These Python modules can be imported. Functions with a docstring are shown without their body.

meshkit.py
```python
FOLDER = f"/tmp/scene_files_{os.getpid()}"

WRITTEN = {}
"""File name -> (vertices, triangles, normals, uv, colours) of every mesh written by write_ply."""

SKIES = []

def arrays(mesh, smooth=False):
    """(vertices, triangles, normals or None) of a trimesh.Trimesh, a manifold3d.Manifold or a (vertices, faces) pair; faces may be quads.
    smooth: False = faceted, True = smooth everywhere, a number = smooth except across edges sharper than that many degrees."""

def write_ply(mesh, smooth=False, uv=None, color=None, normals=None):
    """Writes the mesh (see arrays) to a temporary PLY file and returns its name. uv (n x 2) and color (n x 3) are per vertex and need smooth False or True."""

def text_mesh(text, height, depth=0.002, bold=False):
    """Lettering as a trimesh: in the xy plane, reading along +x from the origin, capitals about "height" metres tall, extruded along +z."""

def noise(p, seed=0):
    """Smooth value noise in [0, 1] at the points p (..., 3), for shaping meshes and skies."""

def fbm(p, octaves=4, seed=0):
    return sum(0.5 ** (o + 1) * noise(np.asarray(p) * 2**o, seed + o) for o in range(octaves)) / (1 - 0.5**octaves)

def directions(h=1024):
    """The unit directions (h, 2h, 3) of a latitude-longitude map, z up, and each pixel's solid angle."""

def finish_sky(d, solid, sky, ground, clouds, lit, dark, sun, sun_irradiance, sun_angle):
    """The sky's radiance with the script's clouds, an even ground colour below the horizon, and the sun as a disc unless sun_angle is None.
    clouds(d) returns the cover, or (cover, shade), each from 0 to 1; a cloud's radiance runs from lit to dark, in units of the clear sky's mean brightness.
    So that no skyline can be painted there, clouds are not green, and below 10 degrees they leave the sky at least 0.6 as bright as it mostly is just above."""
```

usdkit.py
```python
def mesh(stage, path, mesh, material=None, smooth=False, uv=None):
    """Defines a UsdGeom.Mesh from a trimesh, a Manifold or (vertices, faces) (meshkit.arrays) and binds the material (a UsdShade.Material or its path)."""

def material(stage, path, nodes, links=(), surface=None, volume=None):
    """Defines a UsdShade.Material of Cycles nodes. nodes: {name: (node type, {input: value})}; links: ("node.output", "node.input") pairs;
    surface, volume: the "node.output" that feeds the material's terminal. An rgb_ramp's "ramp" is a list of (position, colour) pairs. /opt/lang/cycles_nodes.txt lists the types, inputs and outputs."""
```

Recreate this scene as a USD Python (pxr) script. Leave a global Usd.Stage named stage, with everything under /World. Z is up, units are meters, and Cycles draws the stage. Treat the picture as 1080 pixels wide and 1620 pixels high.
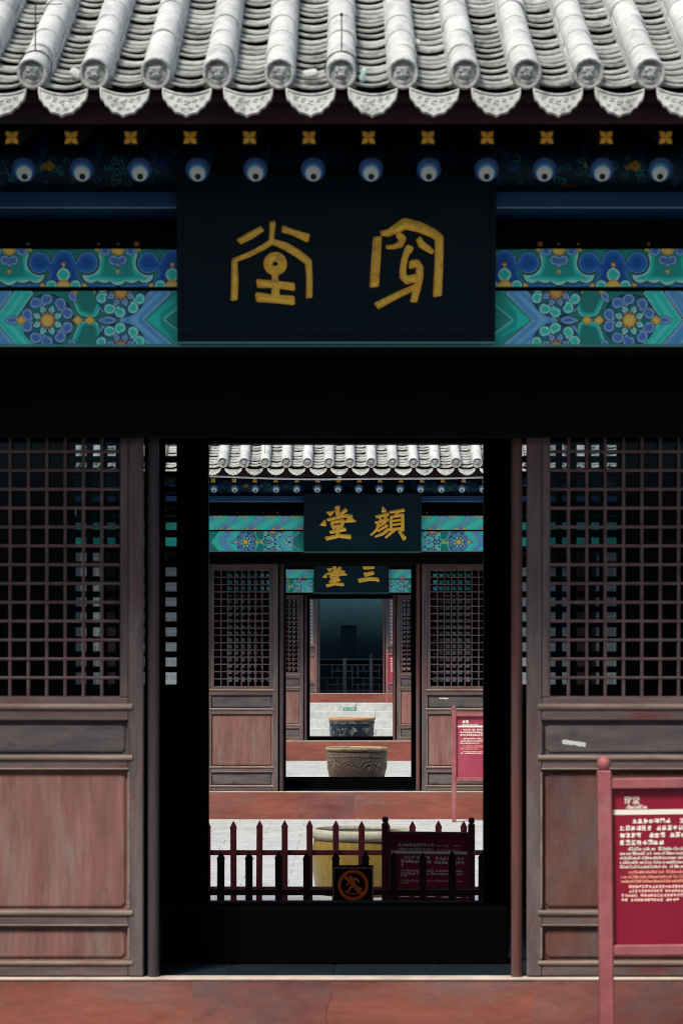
import math, random
import numpy as np, trimesh, shapely
from shapely import affinity
from shapely.geometry import Polygon, LineString, Point, box as sbox, MultiPoint
from shapely.ops import unary_union
import usdkit, meshkit
from pxr import Usd, UsdGeom, UsdLux, UsdShade, Gf, Sdf, Vt

random.seed(7)
rng = np.random.default_rng(7)
stage = Usd.Stage.CreateInMemory()
UsdGeom.SetStageUpAxis(stage, UsdGeom.Tokens.z)
UsdGeom.SetStageMetersPerUnit(stage, 1.0)
UsdGeom.Xform.Define(stage, '/World')
stage.SetDefaultPrim(stage.GetPrimAtPath('/World'))
UsdGeom.Scope.Define(stage, '/World/Looks')

# ------------------------------------------------------------------ camera, sky, sun, exposure
EYE = 1.37
cam = UsdGeom.Camera.Define(stage, '/World/camera')
cam.AddTranslateOp().Set(Gf.Vec3d(0, 0, EYE))
cam.AddRotateXOp().Set(90.0)
cam.CreateHorizontalApertureAttr(24.0); cam.CreateVerticalApertureAttr(36.03)
cam.CreateFocalLengthAttr(78.22)
cam.CreateVerticalApertureOffsetAttr(5.8)
cam.CreateClippingRangeAttr(Gf.Vec2f(0.1, 500))
cam.CreateFStopAttr(7.1); cam.CreateFocusDistanceAttr(17.5)
cam.CreateExposureAttr(1.6)

SUN_AZ, SUN_EL = math.radians(180 + 32), math.radians(51)      # behind the camera and to its left
sdir = np.array([math.sin(SUN_AZ) * math.cos(SUN_EL), math.cos(SUN_AZ) * math.cos(SUN_EL), math.sin(SUN_EL)])
dome = UsdLux.DomeLight.Define(stage, '/World/sky')
skym = usdkit.material(stage, '/World/Looks/sky_air', {
    's': ('sky_texture', {'sky_type': 'single_scattering', 'sun_disc': False, 'sun_elevation': SUN_EL, 'sun_rotation': SUN_AZ, 'aerosol_density': 2.0}),
    'b': ('background_shader', {'strength': 0.05})}, [('s.color', 'b.color')], surface='b.background')
UsdShade.MaterialBindingAPI.Apply(dome.GetPrim()).Bind(skym)
dome.GetPrim().SetCustomDataByKey('kind', 'structure')
sun = UsdLux.DistantLight.Define(stage, '/World/sun')
sun.CreateIntensityAttr(0.4); sun.CreateAngleAttr(12.0); sun.CreateNormalizeAttr(True); sun.CreateColorAttr(Gf.Vec3f(1.0, 0.95, 0.87))
_z = sdir; _x = np.cross([0, 0, 1], _z); _x /= np.linalg.norm(_x); _y = np.cross(_z, _x)
sun.AddTransformOp().Set(Gf.Matrix4d(*_x, 0, *_y, 0, *_z, 0, 0, 0, 0, 1))

# ------------------------------------------------------------------ materials
def mat(name, c1, c2, scale=(6, 6, 6), rough=0.8, bump=0.0, bscale=60, stain=None, sscale=(1.5, 1.5, 1.5), smin=0.45, smax=0.65, vary=0.0, detail=5, spec=0.3, metal=0.0):
    if not any(q in name for q in ('gold', 'print', 'white', 'beam', 'edge', 'blue_board')):
        c1, c2 = (tuple(.88 * q for q in c) for c in (c1, c2)); stain = None if stain is None else tuple(.88 * q for q in stain)
    n = {'g': ('geometry', {}), 'm': ('mapping', {'scale': scale}), 'n': ('noise_texture', {'scale': 1.0, 'detail': detail, 'roughness': 0.6}),
         'r': ('rgb_ramp', {'ramp': [(0.3, c1), (0.7, c2)]}), 'p': ('principled_bsdf', {'roughness': rough, 'specular_ior_level': spec, 'metallic': metal})}
    l = [('g.position', 'm.vector'), ('m.vector', 'n.vector'), ('n.fac', 'r.fac')]
    out = 'r.color'
    if stain is not None:
        n['sm'] = ('mapping', {'scale': sscale, 'location': (3.1, 1.7, 0.4)}); n['sn'] = ('noise_texture', {'scale': 1.0, 'detail': 6, 'roughness': 0.65})
        n['sr'] = ('map_range', {'from_min': smin, 'from_max': smax, 'clamp': True}); n['mx'] = ('mix', {'color2': stain})
        l += [('g.position', 'sm.vector'), ('sm.vector', 'sn.vector'), ('sn.fac', 'sr.value'), ('sr.result', 'mx.fac'), (out, 'mx.color1')]
        out = 'mx.color'
    if vary:
        n['oi'] = ('object_info', {}); n['vr'] = ('map_range', {'to_min': 1 - vary, 'to_max': 1 + vary}); n['hs'] = ('hsv', {})
        l += [('oi.random', 'vr.value'), ('vr.result', 'hs.value'), (out, 'hs.color')]
        out = 'hs.color'
    l.append((out, 'p.base_color'))
    if bump:
        n['bn'] = ('noise_texture', {'scale': bscale, 'detail': 6, 'roughness': 0.65}); n['b'] = ('bump', {'strength': 0.7, 'distance': bump})
        n['gm'] = ('mapping', {'scale': tuple(2.6 * q for q in scale)}); n['gn'] = ('noise_texture', {'scale': 1.6, 'detail': 7, 'roughness': 0.75})
        n['gr'] = ('map_range', {'from_min': .34, 'from_max': .66, 'to_min': .80, 'to_max': 1.13, 'clamp': True}); n['gx'] = ('hsv', {})
        l[-1] = (out, 'gx.color'); l += [('g.position', 'gm.vector'), ('gm.vector', 'gn.vector'), ('gn.fac', 'gr.value'), ('gr.result', 'gx.value'), ('gx.color', 'p.base_color')]
        l += [('g.position', 'bn.vector'), ('bn.fac', 'b.height'), ('b.normal', 'p.normal')]
    return usdkit.material(stage, '/World/Looks/' + name, n, l, surface='p.BSDF')

def painted(name, wear=0.5, rough=0.55, tint=(0.05, 0.06, 0.06)):
    return usdkit.material(stage, '/World/Looks/' + name, {
        'a': ('attribute', {'attribute': 'col'}), 'g': ('geometry', {}), 'n': ('noise_texture', {'scale': 9.0, 'detail': 7, 'roughness': 0.7}),
        'r': ('map_range', {'from_min': 0.48, 'from_max': 0.75, 'to_max': wear, 'clamp': True}), 'm': ('mix', {'color2': tint}),
        'p': ('principled_bsdf', {'roughness': rough, 'specular_ior_level': 0.3})},
        [('g.position', 'n.vector'), ('n.fac', 'r.value'), ('r.result', 'm.fac'), ('a.color', 'm.color1'), ('m.color', 'p.base_color')], surface='p.BSDF')

M = {}
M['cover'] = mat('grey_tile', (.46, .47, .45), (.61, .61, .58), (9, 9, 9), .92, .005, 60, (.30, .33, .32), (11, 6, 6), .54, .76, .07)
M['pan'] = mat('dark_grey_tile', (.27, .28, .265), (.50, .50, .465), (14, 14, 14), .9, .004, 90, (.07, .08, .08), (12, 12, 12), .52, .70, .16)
M['disc'] = mat('weathered_end_tile', (.32, .33, .31), (.50, .505, .47), (26, 26, 26), .92, .004, 130, (.18, .19, .18), (34, 34, 34), .50, .68, .10)
M['drip'] = mat('carved_tile', (.42, .43, .40), (.58, .575, .53), (16, 16, 16), .9, .004, 120, (.17, .18, .17), (22, 22, 22), .52, .72, .08)
M['lump'] = mat('lime_mortar', (.5, .52, .5), (.7, .7, .66), (30, 30, 30), .9, .004, 90, (.25, .45, .43), (20, 20, 20), .5, .62)
M['eaves'] = mat('maroon_board', (.020, .004, .007), (.045, .009, .011), (5, 5, 20), .7, .002, 60, (.02, .01, .012), (3, 3, 9), .5, .7)
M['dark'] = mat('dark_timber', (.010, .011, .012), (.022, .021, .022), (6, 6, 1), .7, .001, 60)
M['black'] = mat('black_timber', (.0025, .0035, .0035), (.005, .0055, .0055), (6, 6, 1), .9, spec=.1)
M['deep_black'] = mat('deep_black_board', (.0007, .0012, .0012), (.0014, .0020, .0020), (6, 6, 1), .95, spec=.03)  # near-zero black of the threshold boards
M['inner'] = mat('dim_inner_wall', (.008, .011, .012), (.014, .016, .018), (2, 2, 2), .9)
M['hazed_wall'] = mat('hazed_blue_plaster', (.022, .080, .112), (.04, .11, .145), (2, 2, 2), .9)  # blue lift of distant haze put into the far room colour
M['stile'] = mat('weathered_timber', (.072, .055, .057), (.165, .128, .124), (18, 18, 2.2), .75, .003, 50, (.16, .06, .055), (5, 5, 1.4), .52, .68, .06)
M['rail'] = mat('weathered_rail', (.085, .058, .058), (.185, .132, .122), (2.2, 18, 22), .75, .003, 50, (.15, .045, .04), (3, 5, 12), .52, .66, .06)
M['bead'] = mat('worn_lit_bead', (.17, .125, .10), (.34, .26, .21), (3, 20, 30), .7, .002, 60, (.22, .10, .08), (4, 8, 8), .54, .7)  # worn tan wood; its paleness also holds some painted top light
M['panel'] = mat('faded_red_panel', (.17, .072, .057), (.29, .142, .118), (13, 13, 1.6), .7, .002, 45, (.25, .17, .15), (6, 6, 1.3), .5, .66, .10)
M['panel_r'] = mat('brown_red_panel', (.105, .042, .034), (.185, .078, .060), (7, 7, 2.4), .75, .002, 45, (.13, .085, .078), (5, 5, 3), .5, .66, .06)
M['panel_g'] = mat('grey_panel', (.075, .060, .063), (.15, .122, .122), (3, 9, 14), .75, .002, 45, (.06, .05, .055), (4, 5, 6), .55, .68, .10)
M['bar'] = mat('red_brown_bar', (.095, .055, .057), (.17, .105, .103), (20, 20, 20), .75, 0, 50, None, vary=.08)
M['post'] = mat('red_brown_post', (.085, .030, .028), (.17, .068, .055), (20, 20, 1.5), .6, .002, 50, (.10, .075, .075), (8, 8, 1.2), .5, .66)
M['post_shaded'] = mat('shaded_post', (.040, .028, .033), (.075, .052, .058), (20, 20, 1.5), .6, .002, 50)  # shaded copy of the door post colour, used on the left post
M['lining'] = mat('shaded_lining', (.07, .07, .065), (.12, .12, .11), (9, 9, 9), .8)  # vat inside darkened by colour to stand in for its shade
M['plaster'] = mat('red_plaster', (.205, .060, .042), (.32, .105, .074), (1.6, 3, 7), .85, .003, 30, (.20, .12, .11), (1.3, 2, 5), .52, .7)
M['plaster_d'] = mat('dull_red_plaster', (.16, .050, .045), (.27, .105, .085), (2.2, 3, 6), .85, .003, 30, (.13, .085, .085), (2, 2, 5), .5, .7)
M['lip'] = mat('worn_lime_edge', (.42, .33, .27), (.62, .54, .46), (8, 8, 20), .85)
M['slab'] = mat('pale_paving', (.475, .495, .49), (.58, .595, .585), (3, 3, 3), .85, .002, 40, (.36, .385, .385), (2.2, 2.2, 2.2), .52, .75, .035)
M['ground'] = mat('pale_ground', (.38, .38, .36), (.52, .52, .50), (1, 1, 1), .9)
M['low_bounce_pave'] = mat('low_bounce_paving', (.20, .204, .20), (.29, .29, .283), (5, 5, 5), .9)  # unseen front yard paving, darkened to cut bounce onto the doors
M['joint'] = mat('pale_joint', (.40, .40, .38), (.52, .52, .50), (3, 3, 3), .9)
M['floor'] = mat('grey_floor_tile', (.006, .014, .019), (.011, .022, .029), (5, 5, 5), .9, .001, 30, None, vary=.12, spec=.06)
M['brick'] = usdkit.material(stage, '/World/Looks/grey_brick', {'g': ('geometry', {}), 'm': ('mapping', {'rotation': (math.pi / 2, 0, math.pi / 2)}),
    't': ('brick_texture', {'scale': 1.0, 'brick_width': .28, 'row_height': .07, 'mortar_size': .006, 'color1': (.16, .165, .165), 'color2': (.22, .22, .215), 'mortar': (.32, .32, .30)}),
    'p': ('principled_bsdf', {'roughness': .9})}, [('g.position', 'm.vector'), ('m.vector', 't.vector'), ('t.color', 'p.base_color')], surface='p.BSDF')
M['navy'] = mat('navy_lacquer', (.0012, .0080, .0130), (.0022, .0115, .0175), (3, 3, 3), .55, 0, 50, None, spec=.12)
M['navy2'] = mat('blue_navy_lacquer', (.0016, .015, .025), (.0028, .020, .033), (3, 3, 3), .55, 0, 50, None, spec=.12)
M['gold'] = mat('gold_leaf', (.92, .47, .028), (.99, .60, .07), (40, 40, 40), .42, .002, 120, (.52, .26, .04), (25, 25, 25), .55, .75, spec=.5)
M['paint'] = painted('polychrome_paint', .10)
M['paint2'] = painted('fresh_polychrome_paint', .25)
M['print'] = painted('flat_print', 0.0, .6)
M['blueboard'] = mat('blue_board', (.008, .045, .14), (.014, .07, .19), (3, 3, 8), .6)
M['teal_edge'] = mat('teal_edge', (.06, .22, .22), (.10, .30, .29), (3, 3, 8), .6)
M['pale_edge'] = mat('pale_blue_edge', (.16, .26, .34), (.24, .33, .42), (3, 3, 8), .6)
M['maroon'] = mat('maroon_paint', (.085, .009, .016), (.13, .014, .023), (6, 6, 6), .6, .001, 60)
M['maroon_d'] = mat('dark_maroon_paint', (.030, .006, .009), (.048, .009, .013), (6, 6, 6), .6, .001, 60)
M['pink'] = mat('faded_red_frame', (.28, .075, .085), (.37, .115, .125), (3, 3, 3), .6, .001, 60, (.38, .19, .19), (3, 3, 3), .5, .7)
M['crimson'] = mat('crimson_board', (.21, .003, .022), (.27, .006, .030), (2, 2, 2), .38, 0, 60, spec=.5)
M['crimson_d'] = mat('deep_crimson_board', (.26, .005, .03), (.32, .008, .04), (2, 2, 2), .45)
M['pink2'] = mat('sunfaded_board', (.30, .035, .07), (.38, .07, .11), (2, 2, 2), .45)
M['cream'] = mat('cream_print', (.70, .66, .55), (.78, .74, .62), (5, 5, 5), .7)
M['salmon'] = mat('salmon_print', (.72, .30, .21), (.78, .38, .27), (5, 5, 5), .7)
M['rose'] = mat('rose_print', (.80, .52, .42), (.84, .58, .48), (5, 5, 5), .7)
M['white'] = mat('white_plastic', (.72, .72, .74), (.82, .82, .82), (5, 5, 5), .5)
M['paper'] = mat('torn_paper', (.62, .64, .62), (.74, .76, .74), (60, 60, 60), .8)
M['iron'] = mat('black_iron', (.015, .016, .018), (.035, .035, .035), (20, 20, 20), .6)
M['yellow'] = mat('ochre_glaze', (.25, .165, .030), (.36, .25, .060), (7, 7, 3), .35, .002, 30, (.20, .115, .02), (5, 5, 2), .5, .68, spec=.5)
M['rim_g'] = mat('grey_rim', (.40, .375, .28), (.54, .51, .40), (9, 9, 9), .7, .002, 60)
M['rim_y'] = mat('buff_rim', (.62, .45, .25), (.78, .60, .37), (12, 12, 12), .6, .002, 60, (.34, .15, .06), (14, 14, 30), .54, .66)
M['rim_o'] = mat('orange_rim', (.55, .27, .10), (.70, .38, .16), (12, 12, 12), .6, .002, 60, (.12, .06, .03), (16, 16, 40), .6, .68)
M['vat_b'] = mat('brown_glaze', (.28, .165, .105), (.46, .28, .19), (9, 9, 9), .45, .003, 60, (.20, .18, .15), (7, 7, 7), .5, .66)
M['vat_n'] = mat('blue_black_glaze', (.010, .018, .032), (.025, .04, .06), (9, 9, 9), .3, .003, 60, (.05, .065, .07), (8, 8, 8), .52, .66, spec=.5)
M['relief'] = mat('pale_relief', (.45, .41, .34), (.66, .61, .52), (30, 30, 30), .6, 0, 60, (.14, .09, .06), (12, 12, 12), .52, .68)
M['relief_n'] = mat('grey_relief', (.20, .23, .25), (.42, .42, .38), (30, 30, 30), .5, 0, 60, (.02, .03, .045), (12, 12, 12), .45, .62)
M['greyrail'] = mat('grey_balustrade', (.16, .16, .175), (.24, .235, .24), (10, 10, 10), .6)
M['green'] = mat('green_print', (.01, .20, .14), (.015, .25, .17), (5, 5, 5), .6)
M['pale_brick'] = usdkit.material(stage, '/World/Looks/pale_grey_brick', {'g': ('geometry', {}), 'm': ('mapping', {'rotation': (-math.pi / 2, 0, 0)}),
    't': ('brick_texture', {'scale': 1.0, 'brick_width': .28, 'row_height': .07, 'mortar_size': .006, 'color1': (.17, .20, .215), 'color2': (.22, .25, .265), 'mortar': (.27, .29, .295)}),
    'p': ('principled_bsdf', {'roughness': .9})}, [('g.position', 'm.vector'), ('m.vector', 't.vector'), ('t.color', 'p.base_color')], surface='p.BSDF')
M['dim_blue'] = mat('dim_blue_panel', (.02, .065, .09), (.03, .085, .115), (5, 5, 5), .8)
M['glass'] = usdkit.material(stage, '/World/Looks/window_glass', {'t': ('transparent_bsdf', {'color': (.34, .42, .46)}), 'g': ('glossy_bsdf', {'roughness': .12, 'color': (.40, .50, .55)}),
    'f': ('fresnel', {'IOR': 1.5}), 'm': ('mix_closure', {})}, [('f.fac', 'm.fac'), ('t.BSDF', 'm.closure1'), ('g.BSDF', 'm.closure2')], surface='m.closure')
M['lattice_paper'] = mat('window_paper', (.55, .60, .60), (.68, .72, .71), (9, 9, 9), .9)

# ------------------------------------------------------------------ helpers
_used = {}
def path_for(parent, name):
    k = (parent, name); n = _used.get(k, 0); _used[k] = n + 1
    return f'{parent}/{name}' if n == 0 else f'{parent}/{name}_{n:03d}'

def tag(path, label=None, cat=None, group=None, kind=None):
    p = stage.GetPrimAtPath(path)
    for k, v in (('label', label), ('category', cat), ('group', group), ('kind', kind)):
        if v: p.SetCustomDataByKey(k, v)
    return path

def thing(name, loc, label=None, cat=None, rot=(0, 0, 0), group=None, kind=None):
    p = path_for('/World', name)
    x = UsdGeom.Xform.Define(stage, p)
    x.AddTranslateOp().Set(Gf.Vec3d(*map(float, loc)))
    if any(rot): x.AddRotateXYZOp().Set(Gf.Vec3f(*rot))
    return tag(p, label, cat, group, kind)

class MB:
    """collects triangles of one mesh"""
    def __init__(s): s.v, s.f, s.c, s.n = [], [], [], 0
    def add(s, v, f, c=None):
        v = np.asarray(v, float); f = np.asarray(f, int)
        if len(v) == 0 or len(f) == 0: return s
        if f.shape[1] == 4: f = np.vstack([f[:, [0, 1, 2]], f[:, [0, 2, 3]]])
        s.v.append(v); s.f.append(f + s.n); s.n += len(v)
        s.c.append(np.broadcast_to(np.zeros(3) if c is None else np.asarray(c, float), (len(v), 3)))
        return s
    def box(s, x0, x1, y0, y1, z0, z1, b=0.0, c=None):
        v, f = boxvf(x0, x1, y0, y1, z0, z1, b); return s.add(v, f, c)
    def mesh(s): return np.vstack(s.v), np.vstack(s.f), np.vstack(s.c)

_bt = {}
def boxvf(x0, x1, y0, y1, z0, z1, b=0.0):
    lo = np.array([x0, y0, z0]); hi = np.array([x1, y1, z1]); c = (lo + hi) / 2; h = np.abs(hi - lo) / 2
    if b <= 0:
        v = np.array([[-1, -1, -1], [1, -1, -1], [1, 1, -1], [-1, 1, -1], [-1, -1, 1], [1, -1, 1], [1, 1, 1], [-1, 1, 1]], float) * h + c
        f = np.array([[3, 2, 1, 0], [4, 5, 6, 7], [0, 1, 5, 4], [1, 2, 6, 5], [2, 3, 7, 6], [3, 0, 4, 7]])
        return v, np.vstack([f[:, [0, 1, 2]], f[:, [0, 2, 3]]])
    b = min(b, h.min() * .9)
    sg = np.array([[i, j, k] for i in (-1, 1) for j in (-1, 1) for k in (-1, 1)], float)
    def pts(h, b): return np.vstack([sg * (h - np.array([0 if k == a else b for k in range(3)])) for a in range(3)])
    if 'f' not in _bt:
        m = trimesh.Trimesh(pts(np.ones(3), .2), process=False, faces=[[0, 1, 2]]).convex_hull
        ref = pts(np.ones(3), .2); idx = np.array([np.argmin(((ref - q) ** 2).sum(1)) for q in m.vertices])
        _bt['f'] = idx[m.faces]
    return pts(h, b) + c, _bt['f']

def put(parent, name, m, material, smooth=False, label=None, kind=None, cat=None, group=None):
    if isinstance(m, MB): m = m.mesh()
    p = path_for(parent, name)
    col = m[2] if isinstance(m, tuple) and len(m) == 3 else None
    vf = (m[0], m[1]) if isinstance(m, tuple) else m
    g = usdkit.mesh(stage, p, vf, M[material] if isinstance(material, str) else material, smooth)
    if col is not None and np.any(col):
        UsdGeom.PrimvarsAPI(g).CreatePrimvar('col', Sdf.ValueTypeNames.Color3fArray, 'vertex').Set(Vt.Vec3fArray.FromNumpy(np.asarray(col, np.float32)))
    return tag(p, label, cat, group, kind)

def bxp(parent, name, x0, x1, y0, y1, z0, z1, material, b=0.0, **k):
    return put(parent, name, boxvf(x0, x1, y0, y1, z0, z1, b), material, **k)

def tube(pts, r, n=10, cap=True):
    pts = np.asarray(pts, float); r = np.broadcast_to(np.asarray(r, float), (len(pts),))
    d = np.gradient(pts, axis=0); d /= np.linalg.norm(d, axis=1, keepdims=True)
    up = np.array([0, 0, 1.0]) if abs(d[0][2]) < .9 else np.array([1.0, 0, 0])
    V = []
    for p, t, rr in zip(pts, d, r):
        a = np.cross(up, t); a /= np.linalg.norm(a); b = np.cross(t, a)
        th = np.arange(n) * 2 * np.pi / n
        V.append(p + rr * (np.cos(th)[:, None] * a + np.sin(th)[:, None] * b))
    V = np.vstack(V); F = []
    for i in range(len(pts) - 1):
        for j in range(n):
            a, b = i * n + j, i * n + (j + 1) % n
            F.append([a, b, b + n, a + n])
    F = np.array(F); F = np.vstack([F[:, [0, 1, 2]], F[:, [0, 2, 3]]])
    if cap:
        k = len(V); V = np.vstack([V, pts[0], pts[-1]]); e = (len(pts) - 1) * n
        F = np.vstack([F, [[k, (j + 1) % n, j] for j in range(n)], [[k + 1, e + j, e + (j + 1) % n] for j in range(n)]])
    return V, F

def lathe(prof, n=40):
    prof = np.asarray(prof, float); th = np.arange(n) * 2 * np.pi / n
    V = np.vstack([np.stack([r * np.cos(th), r * np.sin(th), np.full(n, z)], 1) for r, z in prof]); F = []
    for i in range(len(prof) - 1):
        for j in range(n):
            a, b = i * n + j, i * n + (j + 1) % n
            F.append([a, b, b + n, a + n])
    F = np.array(F)
    return V, np.vstack([F[:, [0, 1, 2]], F[:, [0, 2, 3]]])

def polys(p):
    if p.is_empty: return []
    return [g for g in getattr(p, 'geoms', [p]) if g.geom_type == 'Polygon' and g.area > 1e-9]

def tri(p):
    v, f = trimesh.creation.triangulate_polygon(p, engine='earcut')
    return np.asarray(v), np.asarray(f)

def graded(poly, stops):
    """rings of a polygon from its edge inwards; values interpolated between the (offset, value) stops"""
    offs = [o for o, _ in stops]; vals = np.array([np.atleast_1d(c) for _, c in stops], float)
    out = []
    for P in polys(poly):
        prev = P
        for i in range(len(offs)):
            inner = P.buffer(-offs[i + 1], quad_segs=3) if i + 1 < len(offs) else None
            ring = prev if inner is None else prev.difference(inner)
            for g in polys(ring):
                try: v, f = tri(g)
                except Exception: continue
                if len(f) == 0: continue
                dist = shapely.distance(P.boundary, shapely.points(v))
                val = np.stack([np.interp(dist, offs, vals[:, k]) for k in range(vals.shape[1])], 1)
                out.append((v, f, val))
            if inner is None or inner.is_empty: break
            prev = inner
    return out

def relief(poly, stops, to3):
    """bevelled raised shape: stops = (inset, height); to3 maps (u, v, h) arrays to points"""
    mb = MB()
    for v, f, h in graded(poly, stops): mb.add(to3(v[:, 0], v[:, 1], h[:, 0]), f)
    return mb

def wall_xz(x0, z0, s, yf):
    """picture coordinates (right, down) to a wall facing -y"""
    return lambda u, v, h: np.stack([x0 + s * u, yf - np.broadcast_to(h, np.shape(u)), z0 - s * v], 1)

def extrude_y(poly, y0, y1):
    mb = MB()
    for P in polys(poly):
        m = trimesh.creation.extrude_polygon(P, 1.0, engine='earcut'); v = np.array(m.vertices)
        mb.add(np.stack([v[:, 0], y0 + (y1 - y0) * v[:, 2], v[:, 1]], 1), m.faces[:, ::-1])
    return mb

def brush(pts, w):
    """stroke polygon with changing width"""
    pts = np.asarray(pts, float); w = np.interp(np.linspace(0, 1, len(pts)), np.linspace(0, 1, len(np.atleast_1d(w))), np.atleast_1d(w))
    P = [Point(*p).buffer(ww / 2, quad_segs=4) for p, ww in zip(pts, w)]
    for e, q in ((0, 1), (len(pts) - 1, len(pts) - 2)):      # blunt ends
        d = pts[e] - pts[q]; d = d / (np.linalg.norm(d) + 1e-9); nrm = np.array([-d[1], d[0]]); r = w[e] / 2
        P[e] = unary_union([Point(*(pts[e] + nrm * r * .62 * t + d * r * .12 * t)).buffer(r * .38, quad_segs=3) for t in (-1, 1)]).convex_hull
    return unary_union([unary_union([a, b]).convex_hull for a, b in zip(P[:-1], P[1:])]) if len(P) > 1 else P[0]

def arc(cx, cy, r, a0, a1, n=10):
    t = np.radians(np.linspace(a0, a1, n)); return np.stack([cx + r * np.cos(t), cy + r * np.sin(t)], 1)

# ------------------------------------------------------------------ painted ornament (units: 1/454 m on the first hall)
DK = (.006, .012, .02); WH = (.66, .72, .72); LB = (.25, .50, .78); MB_ = (.025, .25, .64); DB = (.005, .10, .42); LAV = (.22, .54, .80); LAV2 = (.09, .36, .68)
LG = (.36, .88, .74); MG = (.02, .68, .53); DG = (.008, .38, .30); GO = (.88, .50, .04); GO2 = (.94, .64, .14); MR = (.13, .03, .045); TE = (.10, .84, .70)
S_BLUE = [(0, DK), (1.1, DK), (1.5, LB), (2.4, LB), (6, MB_), (12, DB)]
S_GREEN = [(0, DK), (1.1, DK), (1.5, LG), (2.6, LG), (7, MG), (13, DG)]
S_LAV = [(0, DK), (1.1, DK), (1.5, WH), (2.2, LAV), (9, LAV2), (14, LAV)]
S_TEAL = [(0, DK), (1.1, DK), (1.5, WH), (2.2, TE), (9, MG), (14, TE)]
s_blue = [(0, DK), (.8, DK), (1.1, (.36, .52, .78)), (2.0, LB), (4.5, (.08, .22, .55)), (9, (.05, .17, .50))]
s_green = [(0, DK), (.8, DK), (1.1, LG), (2.0, LG), (5, MG), (9, MG)]
s_gold = [(0, (.45, .20, .02)), (.8, GO), (4, GO2)]

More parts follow.
